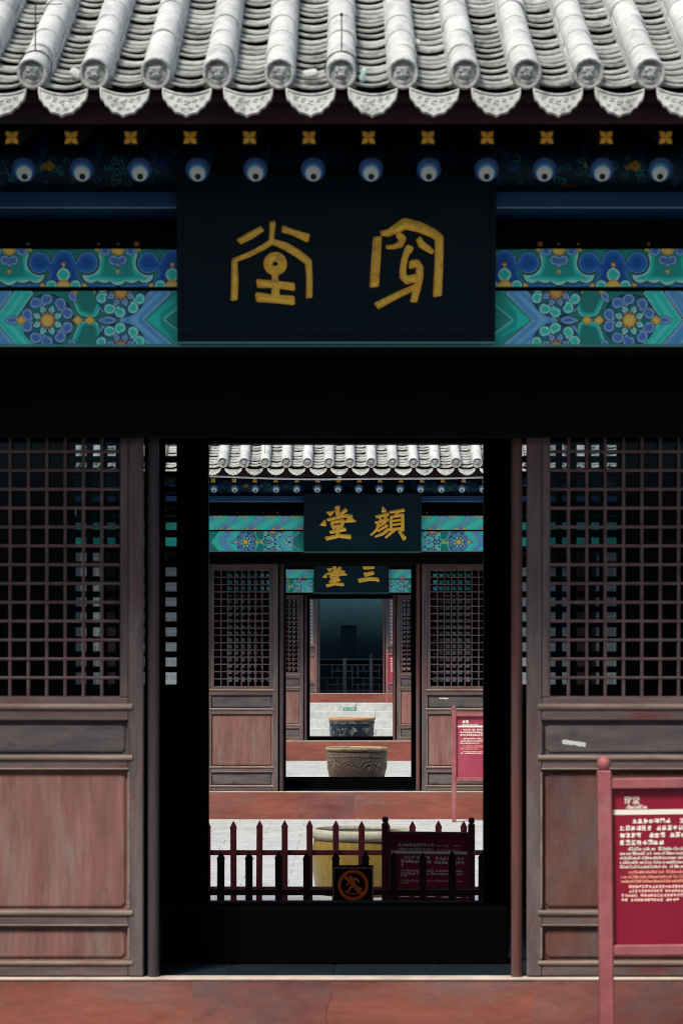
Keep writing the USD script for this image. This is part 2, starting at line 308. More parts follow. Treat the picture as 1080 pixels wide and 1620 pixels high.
class Paint:
    def __init__(s, _, to3, clip, lift=0.0): s.to3, s.clip, s.ms, s.bb, s.l = to3, clip, [], [], lift
    def fill(s, poly, stops, clip=None):
        s.l += .00004
        poly = poly.buffer(0)
        c = s.clip if clip is None else clip
        for P in polys(poly):
            s.m = MB(); s.m.uvs = []
            for v, f, val in graded(P, stops):
                s._clip(v, f, val, c)
            if not s.m.n: continue
            pc = polys(P.intersection(c)) if P.is_valid else [P]
            if len(pc) < 2: s.ms.append(s.m); s.bb.append(pc[0] if pc else P); continue
            v, f, col = s.m.mesh(); uv = np.vstack(s.m.uvs)
            cen = shapely.points(uv[f].mean(1)); own = np.argmin(np.stack([shapely.distance(g, cen) for g in pc]), 0)
            for k, g in enumerate(pc):
                if (own == k).any(): mb = MB(); ff = f[own == k]; u_, inv = np.unique(ff, return_inverse=True); mb.add(v[u_], inv.reshape(ff.shape), col[u_]); s.ms.append(mb); s.bb.append(g)
    def _clip(s, v, f, val, c):
        x0, y0, x1, y1 = c.bounds
        t = v[f]; inside = (t[..., 0] >= x0 - 1e-6) & (t[..., 0] <= x1 + 1e-6) & (t[..., 1] >= y0 - 1e-6) & (t[..., 1] <= y1 + 1e-6)
        ok = inside.all(1)
        if ok.any(): s.m.add(s.to3(v[:, 0], v[:, 1], s.l), f[ok], val); s.m.uvs.append(v)
        lo = t.min(1); hi = t.max(1)
        cut = ~ok & (lo[:, 0] < x1) & (hi[:, 0] > x0) & (lo[:, 1] < y1) & (hi[:, 1] > y0)
        for k in np.nonzero(cut)[0]:
            T = v[f[k]]; g = Polygon(T)
            if g.area < 1e-10: continue
            q = g.intersection(c)
            if q.geom_type != 'Polygon' or q.area < 1e-9: continue
            p = np.array(q.exterior.coords)[:-1]
            A = np.vstack([T.T, np.ones(3)])
            try: w = np.linalg.solve(A, np.vstack([p.T, np.ones(len(p))]))
            except np.linalg.LinAlgError: continue
            s.m.add(s.to3(p[:, 0], p[:, 1], s.l), [[0, i, i + 1] for i in range(1, len(p) - 1)], np.clip(w.T @ val[f[k]], 0, 1)); s.m.uvs.append(p)
    def flat(s, poly, c, clip=None): s.fill(poly, [(0, c)], clip)
    def done(s, parent, name, material='paint', kind=None, each=False):
        # pieces that touch are one motif
        n = len(s.ms); g = list(range(n))
        def root(i):
            while g[i] != i: i = g[i]
            return i
        for i in range(n):
            for j in range(i):
                if not each and root(i) != root(j) and s.bb[i].intersects(s.bb[j]): g[root(i)] = root(j)
        for r in sorted({root(i) for i in range(n)}):
            mb = MB()
            for i in range(n):
                if root(i) == r: v, f, c = s.ms[i].mesh(); mb.add(v, f, c)
            put(parent, name, mb, material, kind=kind)
    def joined(s, parent, name, material='paint'):
        mb = MB()
        for m in s.ms: v, f, c = m.mesh(); mb.add(v, f, c)
        if mb.n: put(parent, name, mb, material, kind='stuff')

def petal(cx, cy, ang, r0, r1, w):
    a = math.radians(ang); t = np.linspace(0, 1, 7); prof = w * np.array([.35, .8, 1, .95, .7, .35, 0])
    x = r0 + (r1 - r0) * t
    P = np.vstack([np.stack([x, prof], 1), np.stack([x[::-1], -prof[::-1]], 1)])
    R = np.array([[math.cos(a), -math.sin(a)], [math.sin(a), math.cos(a)]])
    return Polygon(P @ R.T + [cx, cy]).buffer(0)

def star(cx, cy, r1, r0, n, ph=0):
    a = np.radians(ph) + np.arange(2 * n) * np.pi / n; r = np.where(np.arange(2 * n) % 2 == 0, r1, r0)
    return Polygon(np.stack([cx + r * np.cos(a), cy + r * np.sin(a)], 1))

def rosette(P, cx, cy, R, outer, inner, n=10, core=s_gold, fine=True):
    P.fill(Point(cx, cy).buffer(R * .98), [(0, DK), (2, (.01, .12, .22)), (12, (.012, .20, .26))])
    for i in range(n):
        a = 360 / n * (i + .5)
        x, y = cx + .76 * R * math.cos(math.radians(a)), cy + .76 * R * math.sin(math.radians(a))
        d = 1 if i % 2 else -1
        if not fine: P.fill(Point(x, y).buffer(.265 * R, quad_segs=5), outer); continue
        t = np.linspace(0, 1, 13); rad = R * (.20 - .15 * t); an = np.radians(a + 180 + d * (30 + 470 * t))
        P.fill(LineString(np.stack([x + rad * np.cos(an), y + rad * np.sin(an)], 1)).buffer(.088 * R, quad_segs=3), outer)
    for i in range(8): P.fill(petal(cx, cy, 45 * i + 22.5, .27 * R, .62 * R, .135 * R), inner)
    P.flat(star(cx, cy, .42 * R, .25 * R, 10), (.55, .45, .42)); P.flat(star(cx, cy, .375 * R, .215 * R, 10), MR)
    P.fill(Point(cx, cy).buffer(.245 * R), core)

# ------------------------------------------------------------------ ground
def ground_sheet():
    v = np.array([[-300, -300, 0], [300, -300, 0], [300, 400, 0], [-300, 400, 0]], float); v[:, 2] = -0.12
    return put('/World', 'ground', (v, np.array([[0, 1, 2], [0, 2, 3]])), 'ground', kind='structure')
ground_sheet()

def courtyard(y0, y1, z, sx, sy, vis=None, xr=5.0, mat='slab'):
    """paved yard: bed with slabs; those in view one by one, the others joined"""
    p = put('/World', 'courtyard', boxvf(-xr, xr, y0, y1, z - .10, z - .005), 'joint', kind='structure')
    rest = MB(); r = random.Random(int(y0 * 10) + 5); j = 0
    y = y0 + .004
    while y < y1 - .05:
        ye = min(y + sy, y1) - .003; x = -xr - (sx / 2 if j % 2 else 0)
        while x < xr:
            a, b = max(x, -xr), min(x + sx, xr) - .003
            if b - a > .05:
                dz = r.uniform(-.0012, .0012); bv = boxvf(a, b, y, ye, z - .05, z + dz, .001)
                if vis and vis[0] < b and a < vis[1] and vis[2] < ye and y < vis[3]: put(p, 'paving_slab', bv, mat)
                else: rest.add(*bv)
            x += sx
        y += sy; j += 1
    put(p, 'outer_paving', rest, mat, kind='stuff')
    return p
courtyard(-2.6, 8.0, 0.0, .30, .15, mat='low_bounce_pave')
courtyard(10.75, 21.39, 0.0, .62, .36, (-1.3, 1.6, 13.2, 21.4))
courtyard(24.2, 32.95, .124, .62, .36, (-.75, 1.0, 26.4, 33.0))
courtyard(35.85, 42.84, .22, .62, .36, (-.7, 1.0, 39.5, 42.9))

# ------------------------------------------------------------------ roof tiles
SL0, SLK, RUN = .557, .12, 2.35
def roof_axis(dy):          # height of the cover-tile axis above the eave, dy behind the eave
    return SL0 * dy + SLK / 2 * dy * dy
def roof_slope(dy): return SL0 + SLK * dy
# arclength table
_dy = np.linspace(0, RUN, 400); _ss = np.concatenate([[0], np.cumsum(np.sqrt(np.diff(_dy) ** 2 + np.diff(roof_axis(_dy)) ** 2))])
def at_s(s):
    dy = np.interp(s, _ss, _dy); return dy, roof_axis(dy), math.atan(roof_slope(dy))
SMAX = _ss[-1]

def place(pts, s, x, y0, z0, back):
    """tile coordinates (across, along the slope, off the roof) to the hall"""
    dy, dz, th = at_s(s); c, n = math.cos(th), math.sin(th)
    p = np.asarray(pts, float); yy = dy + p[:, 1] * c - p[:, 2] * n; zz = dz + p[:, 1] * n + p[:, 2] * c
    return np.stack([x + p[:, 0], y0 + yy if not back else y0 - yy, z0 + zz], 1)

def cover_shape(L, r0=.0475, r1=.0455, n=10):
    t = np.radians(np.linspace(-32, 212, n + 1)); rings = []
    for a, r in ((0, r0 - .005), (.0005, r0), (.018, r0 + .0012), (.03, r0 - .0015), (L, r1)):
        rings.append(np.stack([r * np.cos(t), np.full(n + 1, a), r * np.sin(t)], 1))
    V = np.vstack(rings); F = []; m = n + 1
    for i in range(len(rings) - 1):
        for j in range(n): F.append([i * m + j, i * m + j + 1, (i + 1) * m + j + 1, (i + 1) * m + j])
    return V, np.array(F)

def pan_shape(w, L, lift, thick=.010, n=6):
    u = np.linspace(-1, 1, n + 1); x = u * w / 2; arcz = .021 * u * u
    def row(y, z): return np.stack([x, np.full(n + 1, y), arcz + z], 1)
    rings = [row(L, -.012), row(0.0, lift - thick), row(-.002, lift - thick * .5), row(.001, lift), row(L, 0.0)]
    V = np.vstack(rings); F = []; m = n + 1
    for i in range(len(rings) - 1):
        for j in range(n): F.append([i * m + j, i * m + j + 1, (i + 1) * m + j + 1, (i + 1) * m + j])
    return V, np.array(F)

def disc_shape(r=.0475, seed=0):
    """round end tile with a raised rim and an animal face"""
    rr = np.array([0, .006, .012, .018, .024, .029, .033, .0365, .0375, .041, .0455, .0475, .0475]) * r / .0475
    hh = np.array([.006, .006, .0055, .005, .0035, .002, .001, .001, .007, .009, .008, .003, -.02])
    n = 28; V = [[0, -.006, 0]]; F = []
    for k in range(1, len(rr)):
        for j in range(n):
            a = 2 * np.pi * j / n; x, z = rr[k] * math.cos(a), rr[k] * math.sin(a); h = hh[k]
            if k < 8:
                X, Z = x / r * .0475, z / r * .0475
                g = lambda cx, cz, s, am: am * math.exp(-((X - cx) ** 2 + (Z - cz) ** 2) / s ** 2)
                h += g(-.013, .008, .006, .006) + g(.013, .008, .006, .006) - g(-.013, .003, .005, .004) - g(.013, .003, .005, .004) + g(0, -.004, .008, .007)
                h += .005 * math.exp(-((Z - .016 - .25 * abs(X)) / .004) ** 2) - .007 * math.exp(-((Z + .016 - X * X * 14) / .0035) ** 2) * (abs(X) < .02) + g(.004, -.024, .006, .004)
            V.append([x, -(h if k >= 8 else .003 + (h - .003) * 1.7), z])
    for j in range(n): F.append([0, 1 + j, 1 + (j + 1) % n])
    for k in range(len(rr) - 2):
        for j in range(n):
            a, b = 1 + k * n + j, 1 + k * n + (j + 1) % n
            F += [[a, a + n, b + n], [a, b + n, b]]
    return np.array(V), np.array(F)

def drip_poly():
    top = [(x, -.003 + .021 * (x / .078) ** 2) for x in np.linspace(-.078, .078, 11)]
    low = [(.0765, -.004), (.0725, -.022), (.064, -.029), (.061, -.034), (.056, -.045), (.046, -.049), (.042, -.055), (.034, -.066), (.020, -.068), (.010, -.072), (0, -.079)]
    pts = top + low + [(-x, z) for x, z in low[::-1][1:]]
    return Polygon(pts).buffer(.002, quad_segs=3).buffer(-.001, quad_segs=3)

def drip_shape(seed):
    P = drip_poly(); rr = random.Random(seed)
    to3 = lambda u, v, h: np.stack([u, -h, v], 1)
    m = relief(P, [(0, -.006), (.0005, .004), (.003, .0065), (.006, .0062), (.0075, .002), (.012, .002)], to3)
    for cx, cz, r in ((0, -.030, .013), (-.024, -.022, .011), (.024, -.022, .011), (-.046, -.014, .010), (.046, -.014, .010), (-.014, -.052, .009), (.014, -.052, .009), (-.034, -.042, .008), (.034, -.042, .008)):
        for q in range(4):
            a = q * 90 + rr.uniform(0, 60)
            e = petal(cx, cz, a, .1 * r, r, .32 * r)
            mm = relief(e, [(0, .001), (.0012, .005), (.003, .0058)], to3)
            if mm.n: v, f, _ = mm.mesh(); m.add(v, f)
    v, f = tri(P); m.add(to3(v[:, 0], v[:, 1], np.full(len(v), -.006)), f)
    return m.mesh()[:2]
DRIPS = [drip_shape(k) for k in range(3)]
DISC = disc_shape()

def roof_tiles(H, roof, det, ye, ze, pitch, cols, vis_x, s_vis, back=False, dripk=1.0, SMAX=SMAX):
    """det 1: every tile in view is a part; 2: covers, ends and drips are parts; 3: all joined"""
    rr = random.Random(int(abs(ye) * 1000) + det + 11 * back)
    CL, PE = .185, .0605
    far_cover, far_pan = MB(), MB(); bed = MB()
    for c in cols:
        x = c; seen = vis_x[0] < x < vis_x[1] and not back
        ncov = int(SMAX / CL) + 1
        for k in range(ncov):
            s = k * CL; L = min(CL + .012, SMAX - s + .02)
            if L < .03: continue
            V, F = cover_shape(L); V = V * [1 + rr.uniform(-.03, .03), 1, 1 + rr.uniform(-.03, .03)]
            V[:, 0] += rr.uniform(-.0025, .0025); V[:, 2] += rr.uniform(-.0015, .0015)
            V = place(V, s, x, ye, ze, back)
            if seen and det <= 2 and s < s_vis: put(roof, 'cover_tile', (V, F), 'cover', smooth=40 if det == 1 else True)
            else: far_cover.add(V, F)
        # bedding under the cover tiles
        n = 14; pts = []
        for s in np.linspace(.06, SMAX, n):
            pts.append(place([[-.046, 0, -.012], [.046, 0, -.012], [.048, 0, -.062], [-.048, 0, -.062]], s, x, ye, ze, back))
        V = np.vstack(pts); F = [[i * 4 + j, i * 4 + (j + 1) % 4, i * 4 + 4 + (j + 1) % 4, i * 4 + 4 + j] for i in range(n - 1) for j in range(4)] + [[0, 1, 2, 3]]
        bed.add(V, np.array(F))
        # round end tile
        V, F = DISC; a = math.radians(9); V2 = V.copy()
        V2 = np.stack([V[:, 0], V[:, 1] * math.cos(a) - V[:, 2] * math.sin(a) * 1, V[:, 2] * math.cos(a) + V[:, 1] * math.sin(a)], 1)
        t = rr.uniform(-.12, .12); V2 = np.stack([V2[:, 0] * math.cos(t) - V2[:, 2] * math.sin(t), V2[:, 1], V2[:, 0] * math.sin(t) + V2[:, 2] * math.cos(t)], 1)
        V2 = V2 * [1, -1 if back else 1, 1] + [x, ye + (.004 if not back else -.004), ze - .001]
        if seen and det <= 2: put(roof, 'round_end_tile', (V2, F), 'disc', smooth=50)
        elif det <= 2 or not back: far_cover.add(V2, F)
        # pan tiles of the channel to the right of this column
        xc = x + pitch / 2; k = 0; s = 0.0
        npan = int(SMAX / PE)
        tiles = MB()
        for k in range(npan):
            s = k * PE
            lift = .026 + rr.uniform(-.007, .007)
            V, F = pan_shape(.150 + rr.uniform(-.004, .004), PE * 1.9, lift)
            tw = rr.uniform(-.03, .03); V[:, 2] += V[:, 0] * tw; V[:, 0] += rr.uniform(-.003, .003); V[:, 2] -= .066
            V = place(V, s + rr.uniform(-.006, .006), xc, ye, ze, back)
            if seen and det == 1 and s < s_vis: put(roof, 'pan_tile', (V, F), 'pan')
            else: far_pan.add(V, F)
        # drip tile
        V, F = DRIPS[rr.randrange(3)]; a = math.radians(-10)
        V2 = np.stack([V[:, 0], V[:, 1] * math.cos(a) - V[:, 2] * math.sin(a), V[:, 2] * math.cos(a) + V[:, 1] * math.sin(a)], 1)
        t = rr.uniform(-.05, .05); V2 = np.stack([V2[:, 0] + V2[:, 2] * t, V2[:, 1], V2[:, 2] - V2[:, 0] * t], 1)
        V2 = V2 * [1, -1 if back else 1, dripk] + [xc + rr.uniform(-.002, .002), ye + (.004 if back else -.004), ze - .0645]
        if seen and det <= 2: put(roof, 'drip_tile', (V2, F), 'drip')
        elif not back: far_cover.add(V2, F)
    put(roof, 'mortar_bedding', bed, 'cover', kind='stuff')
    if far_cover.n: put(roof, 'outer_cover_tiles', far_cover, 'cover', kind='stuff', smooth=True)
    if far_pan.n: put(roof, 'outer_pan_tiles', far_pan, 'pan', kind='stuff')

# ------------------------------------------------------------------ painted beams
def beam_upper_cloud(B, to3, clip, us, axis):
    for u0 in us:
        for sg in (-1, 1):
            x = axis + sg * u0
            if not (clip.bounds[0] - 100 < x < clip.bounds[2] + 100): continue
            P = Paint(None, to3, clip, .0006)
            T = lambda g: affinity.translate(g, x, 0)
            lob = unary_union([Point(-38, 22).buffer(18), Point(38, 22).buffer(18), Point(0, 20).buffer(19.5), Polygon([(-38, 20), (38, 20), (24, 36), (-24, 36)])])
            stem = Polygon([(-25, 22), (25, 22), (23, 40), (34, 54), (90, 57), (90, 68), (-90, 68), (-90, 57), (-34, 54), (-23, 40)])
            P.fill(T(lob.union(stem)), [(0, DK), (1.1, DK), (1.5, LB), (2.4, MB_), (5, (.012, .16, .52)), (11, DB)])
            for s2 in (-1, 1):       # halves of the two green clouds on either side
                gx = 86 * s2
                gr = unary_union([sbox(gx - 40, 34, gx + 40, 50), Point(gx - 43 * s2, 41).buffer(14.5), Point(gx, 44).buffer(15), Point(gx - 22 * s2, 40).buffer(15.5), sbox(min(gx, gx - 32 * s2), -6, max(gx, gx - 32 * s2), 44), Point(gx + 22 * s2, 40).buffer(15.5), Point(gx + 43 * s2, 41).buffer(14.5), sbox(gx - 32, -6, gx + 32, 44)])
                gr = gr.difference(lob.buffer(.6)).difference(affinity.translate(lob, 172 * s2, 0).buffer(.6))
                half = sbox(min(0, gx), -6, max(0, gx), 66)
                for v in [gr]:
                    P2 = P; cl = T(half).intersection(clip)
                    if not cl.is_empty: P2.fill(T(v), S_GREEN, clip=sbox(*cl.bounds))
            P.done(B, 'painted_cloud')
            P = Paint(None, to3, clip, .0012)
            P.fill(T(Point(0, 41).buffer(11.5).union(Polygon([(-6, 33), (6, 33), (0, 27)]))), s_green)
            for s2 in (-1, 1): P.fill(T(Point(19 * s2, 58).buffer(9.5)), s_green)
            P.fill(T(Point(0, 61).buffer(12)), s_gold)
            for q in ((-33, 58, 4), (33, 58, 4), (0, 25, 3.4)): P.fill(T(Point(q[0], q[1]).buffer(q[2])), s_gold)
            P.done(B, 'painted_flower')
            P = Paint(None, to3, clip, .0012)
            for s2 in (-1, 1):
                P.fill(T(Point(86 + 20 * s2, 3).buffer(9)), s_blue)
                P.fill(T(Point(86 + 33 * s2, 1).buffer(3.6)), s_gold)
            P.fill(T(unary_union([Point(79, 18).buffer(8.5), Point(93, 18).buffer(8.5), Polygon([(78, 22), (94, 22), (86, 31)])])), s_blue)
            P.fill(T(Point(86, 0).buffer(10.5)), s_gold); P.fill(T(Point(86, 36).buffer(3.4)), s_gold)
            P.done(B, 'painted_flower')

def beam_lower_rosette(B, to3, clip, axis, H=88, repeat=1, fine=True, hexbox=False, bright=False):
    k = H / 88.0
    ros_b, ros_g = (s_blue, s_green)
    for sg in (-1, 1):
        def X(u): return axis + sg * u
        def C(pts): return [(X(u), v) for u, v in pts]
        def rib(pts, w): return LineString(C(pts)).buffer(w / 2, cap_style=2, join_style=2)
        P = Paint(None, to3, clip, .0006)
        P.fill(rib([(236, -6), (300, 46), (232, 96)], 34), [(0, DK), (1, DK), (1.4, LG), (3, MG), (10, DG), (17, MG)])
        P.fill(rib([(272, -6), (327, 46), (268, 96)], 29), S_LAV)
        P.done(B, 'painted_chevron', each=True)
        P = Paint(None, to3, clip, .0006)
        P.fill(rib([(492, -6), (528, 46), (482, 98)], 30), S_TEAL)
        P.fill(rib([(524, -6), (562, 46), (516, 98)], 26), S_LAV)
        P.fill(rib([(556, -6), (594, 46), (548, 98)], 26), S_TEAL)
        P.done(B, 'painted_chevron', each=True)
        P = Paint(None, to3, clip, .0008)
        for v, s2 in ((12, -1), (80, 1)):
            P.fill(Polygon(C([(384, 44 + 4 * s2), (372, v + 14 * s2), (392, v + 26 * s2), (424, v + 12 * s2), (408, 44 + 8 * s2)])).buffer(-9).buffer(13), [(0, DK), (1, DK), (1.3, LG), (3, MG), (9, (.012, .26, .21))])
            P.fill(petal(X(372), 44 + 14 * s2, 90 * s2, -4, 20, 6), s_blue)
            P.fill(petal(X(421), v + 4 * s2, 60, -8, 14, 7), s_blue)
            P.fill(Point(X(416), v + 10 * s2).buffer(3.5), s_gold); P.fill(Point(X(384), v + 10 * s2).buffer(3), s_gold)
        P.done(B, 'painted_leaf')
        for uu in (460,):
            P = Paint(None, to3, clip, .0012); rosette(P, X(uu), 46.5, 43, ros_b, ros_g, 10, fine=fine); P.done(B, 'painted_rosette')
        for uu in (344,):
            for v in (2, 90):
                P = Paint(None, to3, clip, .0012); rosette(P, X(uu), v, 41, ros_g, ros_b, 10, core=[(0, (.30, .14, .02)), (.8, (.72, .33, .04)), (4, (.78, .45, .10))], fine=fine); P.done(B, 'painted_rosette')
        P = Paint(None, to3, clip, .0030)
        for u, d in ((373, -1), (505, 1)):
            P.fill(petal(X(u + d * 8), 46.5, 180 if (sg * d) > 0 else 0, -14, 18, 7), s_blue)
        for u in (393, 412, 502):
            P.fill(Polygon(C([(u - 7, 46.5), (u, 40), (u + 7, 46.5), (u, 53)])).buffer(1.2), s_gold)
        P.done(B, 'painted_bud')
        if hexbox:
            P = Paint(None, to3, clip, .0030)
            hx = Polygon(C([(255, -2), (288, -2), (318, 46), (288, 92), (255, 92)])); P.fill(hx, S_TEAL)
            P.fill(Polygon(C([(255, 14), (282, 14), (298, 46), (282, 74), (255, 74)])), [(0, DK), (1, DK), (1.4, WH), (3, LAV), (14, DB)])
            for q, r in (((272, 34), 9), ((284, 50), 9), ((268, 58), 8)): P.fill(Point(X(q[0]), q[1]).buffer(r), s_green); P.flat(LineString(arc(X(q[0]), q[1], r * .5, 0, 280)).buffer(.8), WH)
            P.done(B, 'painted_cartouche')

def beam_upper_wave(B, to3, clip, axis, period=113, H=61):
    b = clip.bounds; n = int((b[2] - b[0]) / period) + 3; x0 = b[0] - period * 1.4
    for i in range(n):
        x = x0 + i * period
        if not (b[0] - 120 < x < b[2] + 60): continue
        P = Paint(None, to3, clip, .0006)
        def S(dx): return [(x + dx + 62 - 6, -6), (x + dx + 52, 10), (x + dx + 30, 24), (x + dx + 14, 36), (x + dx - 4, 50), (x + dx - 34, 66)]
        P.fill(LineString(S(0)).buffer(30, cap_style=2), S_LAV)
        P.fill(LineString(S(56)).buffer(27, cap_style=2), S_TEAL)
        P.done(B, 'painted_wave', each=True)
        P = Paint(None, to3, clip, .0014)
        for q in ((x + 82, 6, s_green), (x + 4, 53, s_blue)):
            P.fill(Point(q[0], q[1]).buffer(12), q[2]); P.flat(LineString(arc(q[0], q[1], 6, 0, 290)).buffer(1.1), (.5, .62, .68))
        for q in ((x + 68, 1, 7), (x + 97, 3, 6), (x - 14, 58, 7), (x + 22, 58, 8)): P.fill(Point(q[0], q[1]).buffer(q[2]), s_gold)
        P.done(B, 'painted_flower')

# ------------------------------------------------------------------ door leaves
def door_leaf(H, sg, x_in, W, ztop, det, pm=('panel', 'panel'), lat_paper=False):
    """sg: +1 leaf right of the opening, -1 left; x_in = its edge next to the opening"""
    X = lambda a, b: (min(sg * (x_in + a), sg * (x_in + b)), max(sg * (x_in + a), sg * (x_in + b)))
    yf, yb = -.022, .024; ST = .0526
    fr = MB()
    for a, b in ((0, ST), (W - ST, W)):
        x0, x1 = X(a, b); fr.box(x0, x1, yf, yb, .003, ztop, .003)
    leaf = put(H, 'door_leaf', fr, 'stile')
    rails = [(.926, 1.0085), (.748, .800), (.183, .240), (.003, .057), (ztop - .06, ztop)]
    for z0, z1 in rails:
        x0, x1 = X(ST + .0005, W - ST - .0005); put(leaf, 'rail', boxvf(x0, x1, yf + .002, yb - .002, z0, z1, .004), 'rail')
    for zb, r in ((.976, .0115), (.7915, .0105), (.231, .0105), (.0495, .009)):
        x0, x1 = X(ST - .014, W - ST + .014); V, F = tube([(x0, yf + .003, zb), (x1, yf + .003, zb)], r, 10); put(leaf, 'bead_moulding', (V, F), 'bead', smooth=40)
    for zb in (.752, .187):
        x0, x1 = X(ST, W - ST); put(leaf, 'bead_moulding', boxvf(x0, x1, yf - .001, yf + .006, zb - .003, zb + .003, .001), 'bead')
    for (z0, z1), m in (((.803, .923), 'panel_g'), ((.243, .745), pm[0]), ((.060, .180), pm[1])):
        x0, x1 = X(ST - .006, W - ST + .006)
        pn = MB(); pn.box(x0, x1, .004, .014, z0 - .008, z1 + .008)
        x0, x1 = X(ST + .012, W - ST - .012)
        zz0, zz1 = z0 + .006, z1 - .010; cc = .014
        P = Polygon([(x0 + cc, zz0), (x1 - cc, zz0), (x1, zz0 + cc), (x1, zz1 - cc), (x1 - cc, zz1), (x0 + cc, zz1), (x0, zz1 - cc), (x0, zz0 + cc)])
        rm = relief(P, [(0, -.001), (.004, .006), (.010, .0075)], lambda u, v, h: np.stack([u, .004 - h, v], 1))
        v, f, _ = rm.mesh(); pn.add(v, f)
        put(leaf, 'door_panel', pn, m)
    for a in (ST - .001, W - ST + .001):
        for z0, z1 in ((.066, .178), (.248, .74), (.808, .92)):
            xx = sg * (x_in + a); V, F = tube([(xx, yf + .002, z0), (xx, yf + .002, z1)], .0042, 8); put(leaf, 'panel_moulding', (V, F), 'bead' if z0 < .8 else 'stile', smooth=40)
    # lattice
    L0, L1 = .0846, W - .0846; zl0, zl1 = 1.0085, ztop - .06
    lf = MB()
    for a, b in ((ST + .0006, L0), (L1, W - ST - .0006)):
        x0, x1 = X(a, b); lf.box(x0, x1, yf + .006, yb - .004, zl0 + .0006, zl1 - .0006, .004)
    x0, x1 = X(L0 - .001, L1 + .001)
    lf.box(x0, x1, yf + .007, yb - .006, zl0, zl0 + .006)
    put(leaf, 'lattice_frame', lf, 'stile')
    n = max(2, round((L1 - L0) / .0676)); bars = []
    for i in range(1, n):
        x0, x1 = X(L0 + (L1 - L0) * i / n - .0056, L0 + (L1 - L0) * i / n + .0056); bars.append(boxvf(x0, x1, yf + .0105, yb - .012, zl0 + .001, zl1 - .001, .003))
    m = round((zl1 - zl0) / .0684)
    for i in range(1, m):
        z = zl0 + .004 + (zl1 - zl0) * i / m; x0, x1 = X(L0 + .0005, L1 - .0005); bars.append(boxvf(x0, x1, yf + .008, yb - .0145, z - .0055, z + .0055, .003))
    if det == 1:
        for b in bars: put(leaf, 'lattice_bar', b, 'bar')
    else:
        mb = MB()
        for b in bars: mb.add(*b)
        put(leaf, 'lattice', mb, 'bar')
    x0, x1 = X(L0 - .01, L1 + .01)
    if lat_paper: put(leaf, 'window_paper', boxvf(x0, x1, yb - .008, yb - .006, zl0 - .005, zl1 + .005), 'lattice_paper')
    else: put(leaf, 'window_pane', (np.array([[x0, yb - .007, zl0 - .005], [x1, yb - .007, zl0 - .005], [x1, yb - .007, zl1 + .005], [x0, yb - .007, zl1 + .005]]), np.array([[0, 1, 2], [0, 2, 3]])), 'glass')
    return leaf

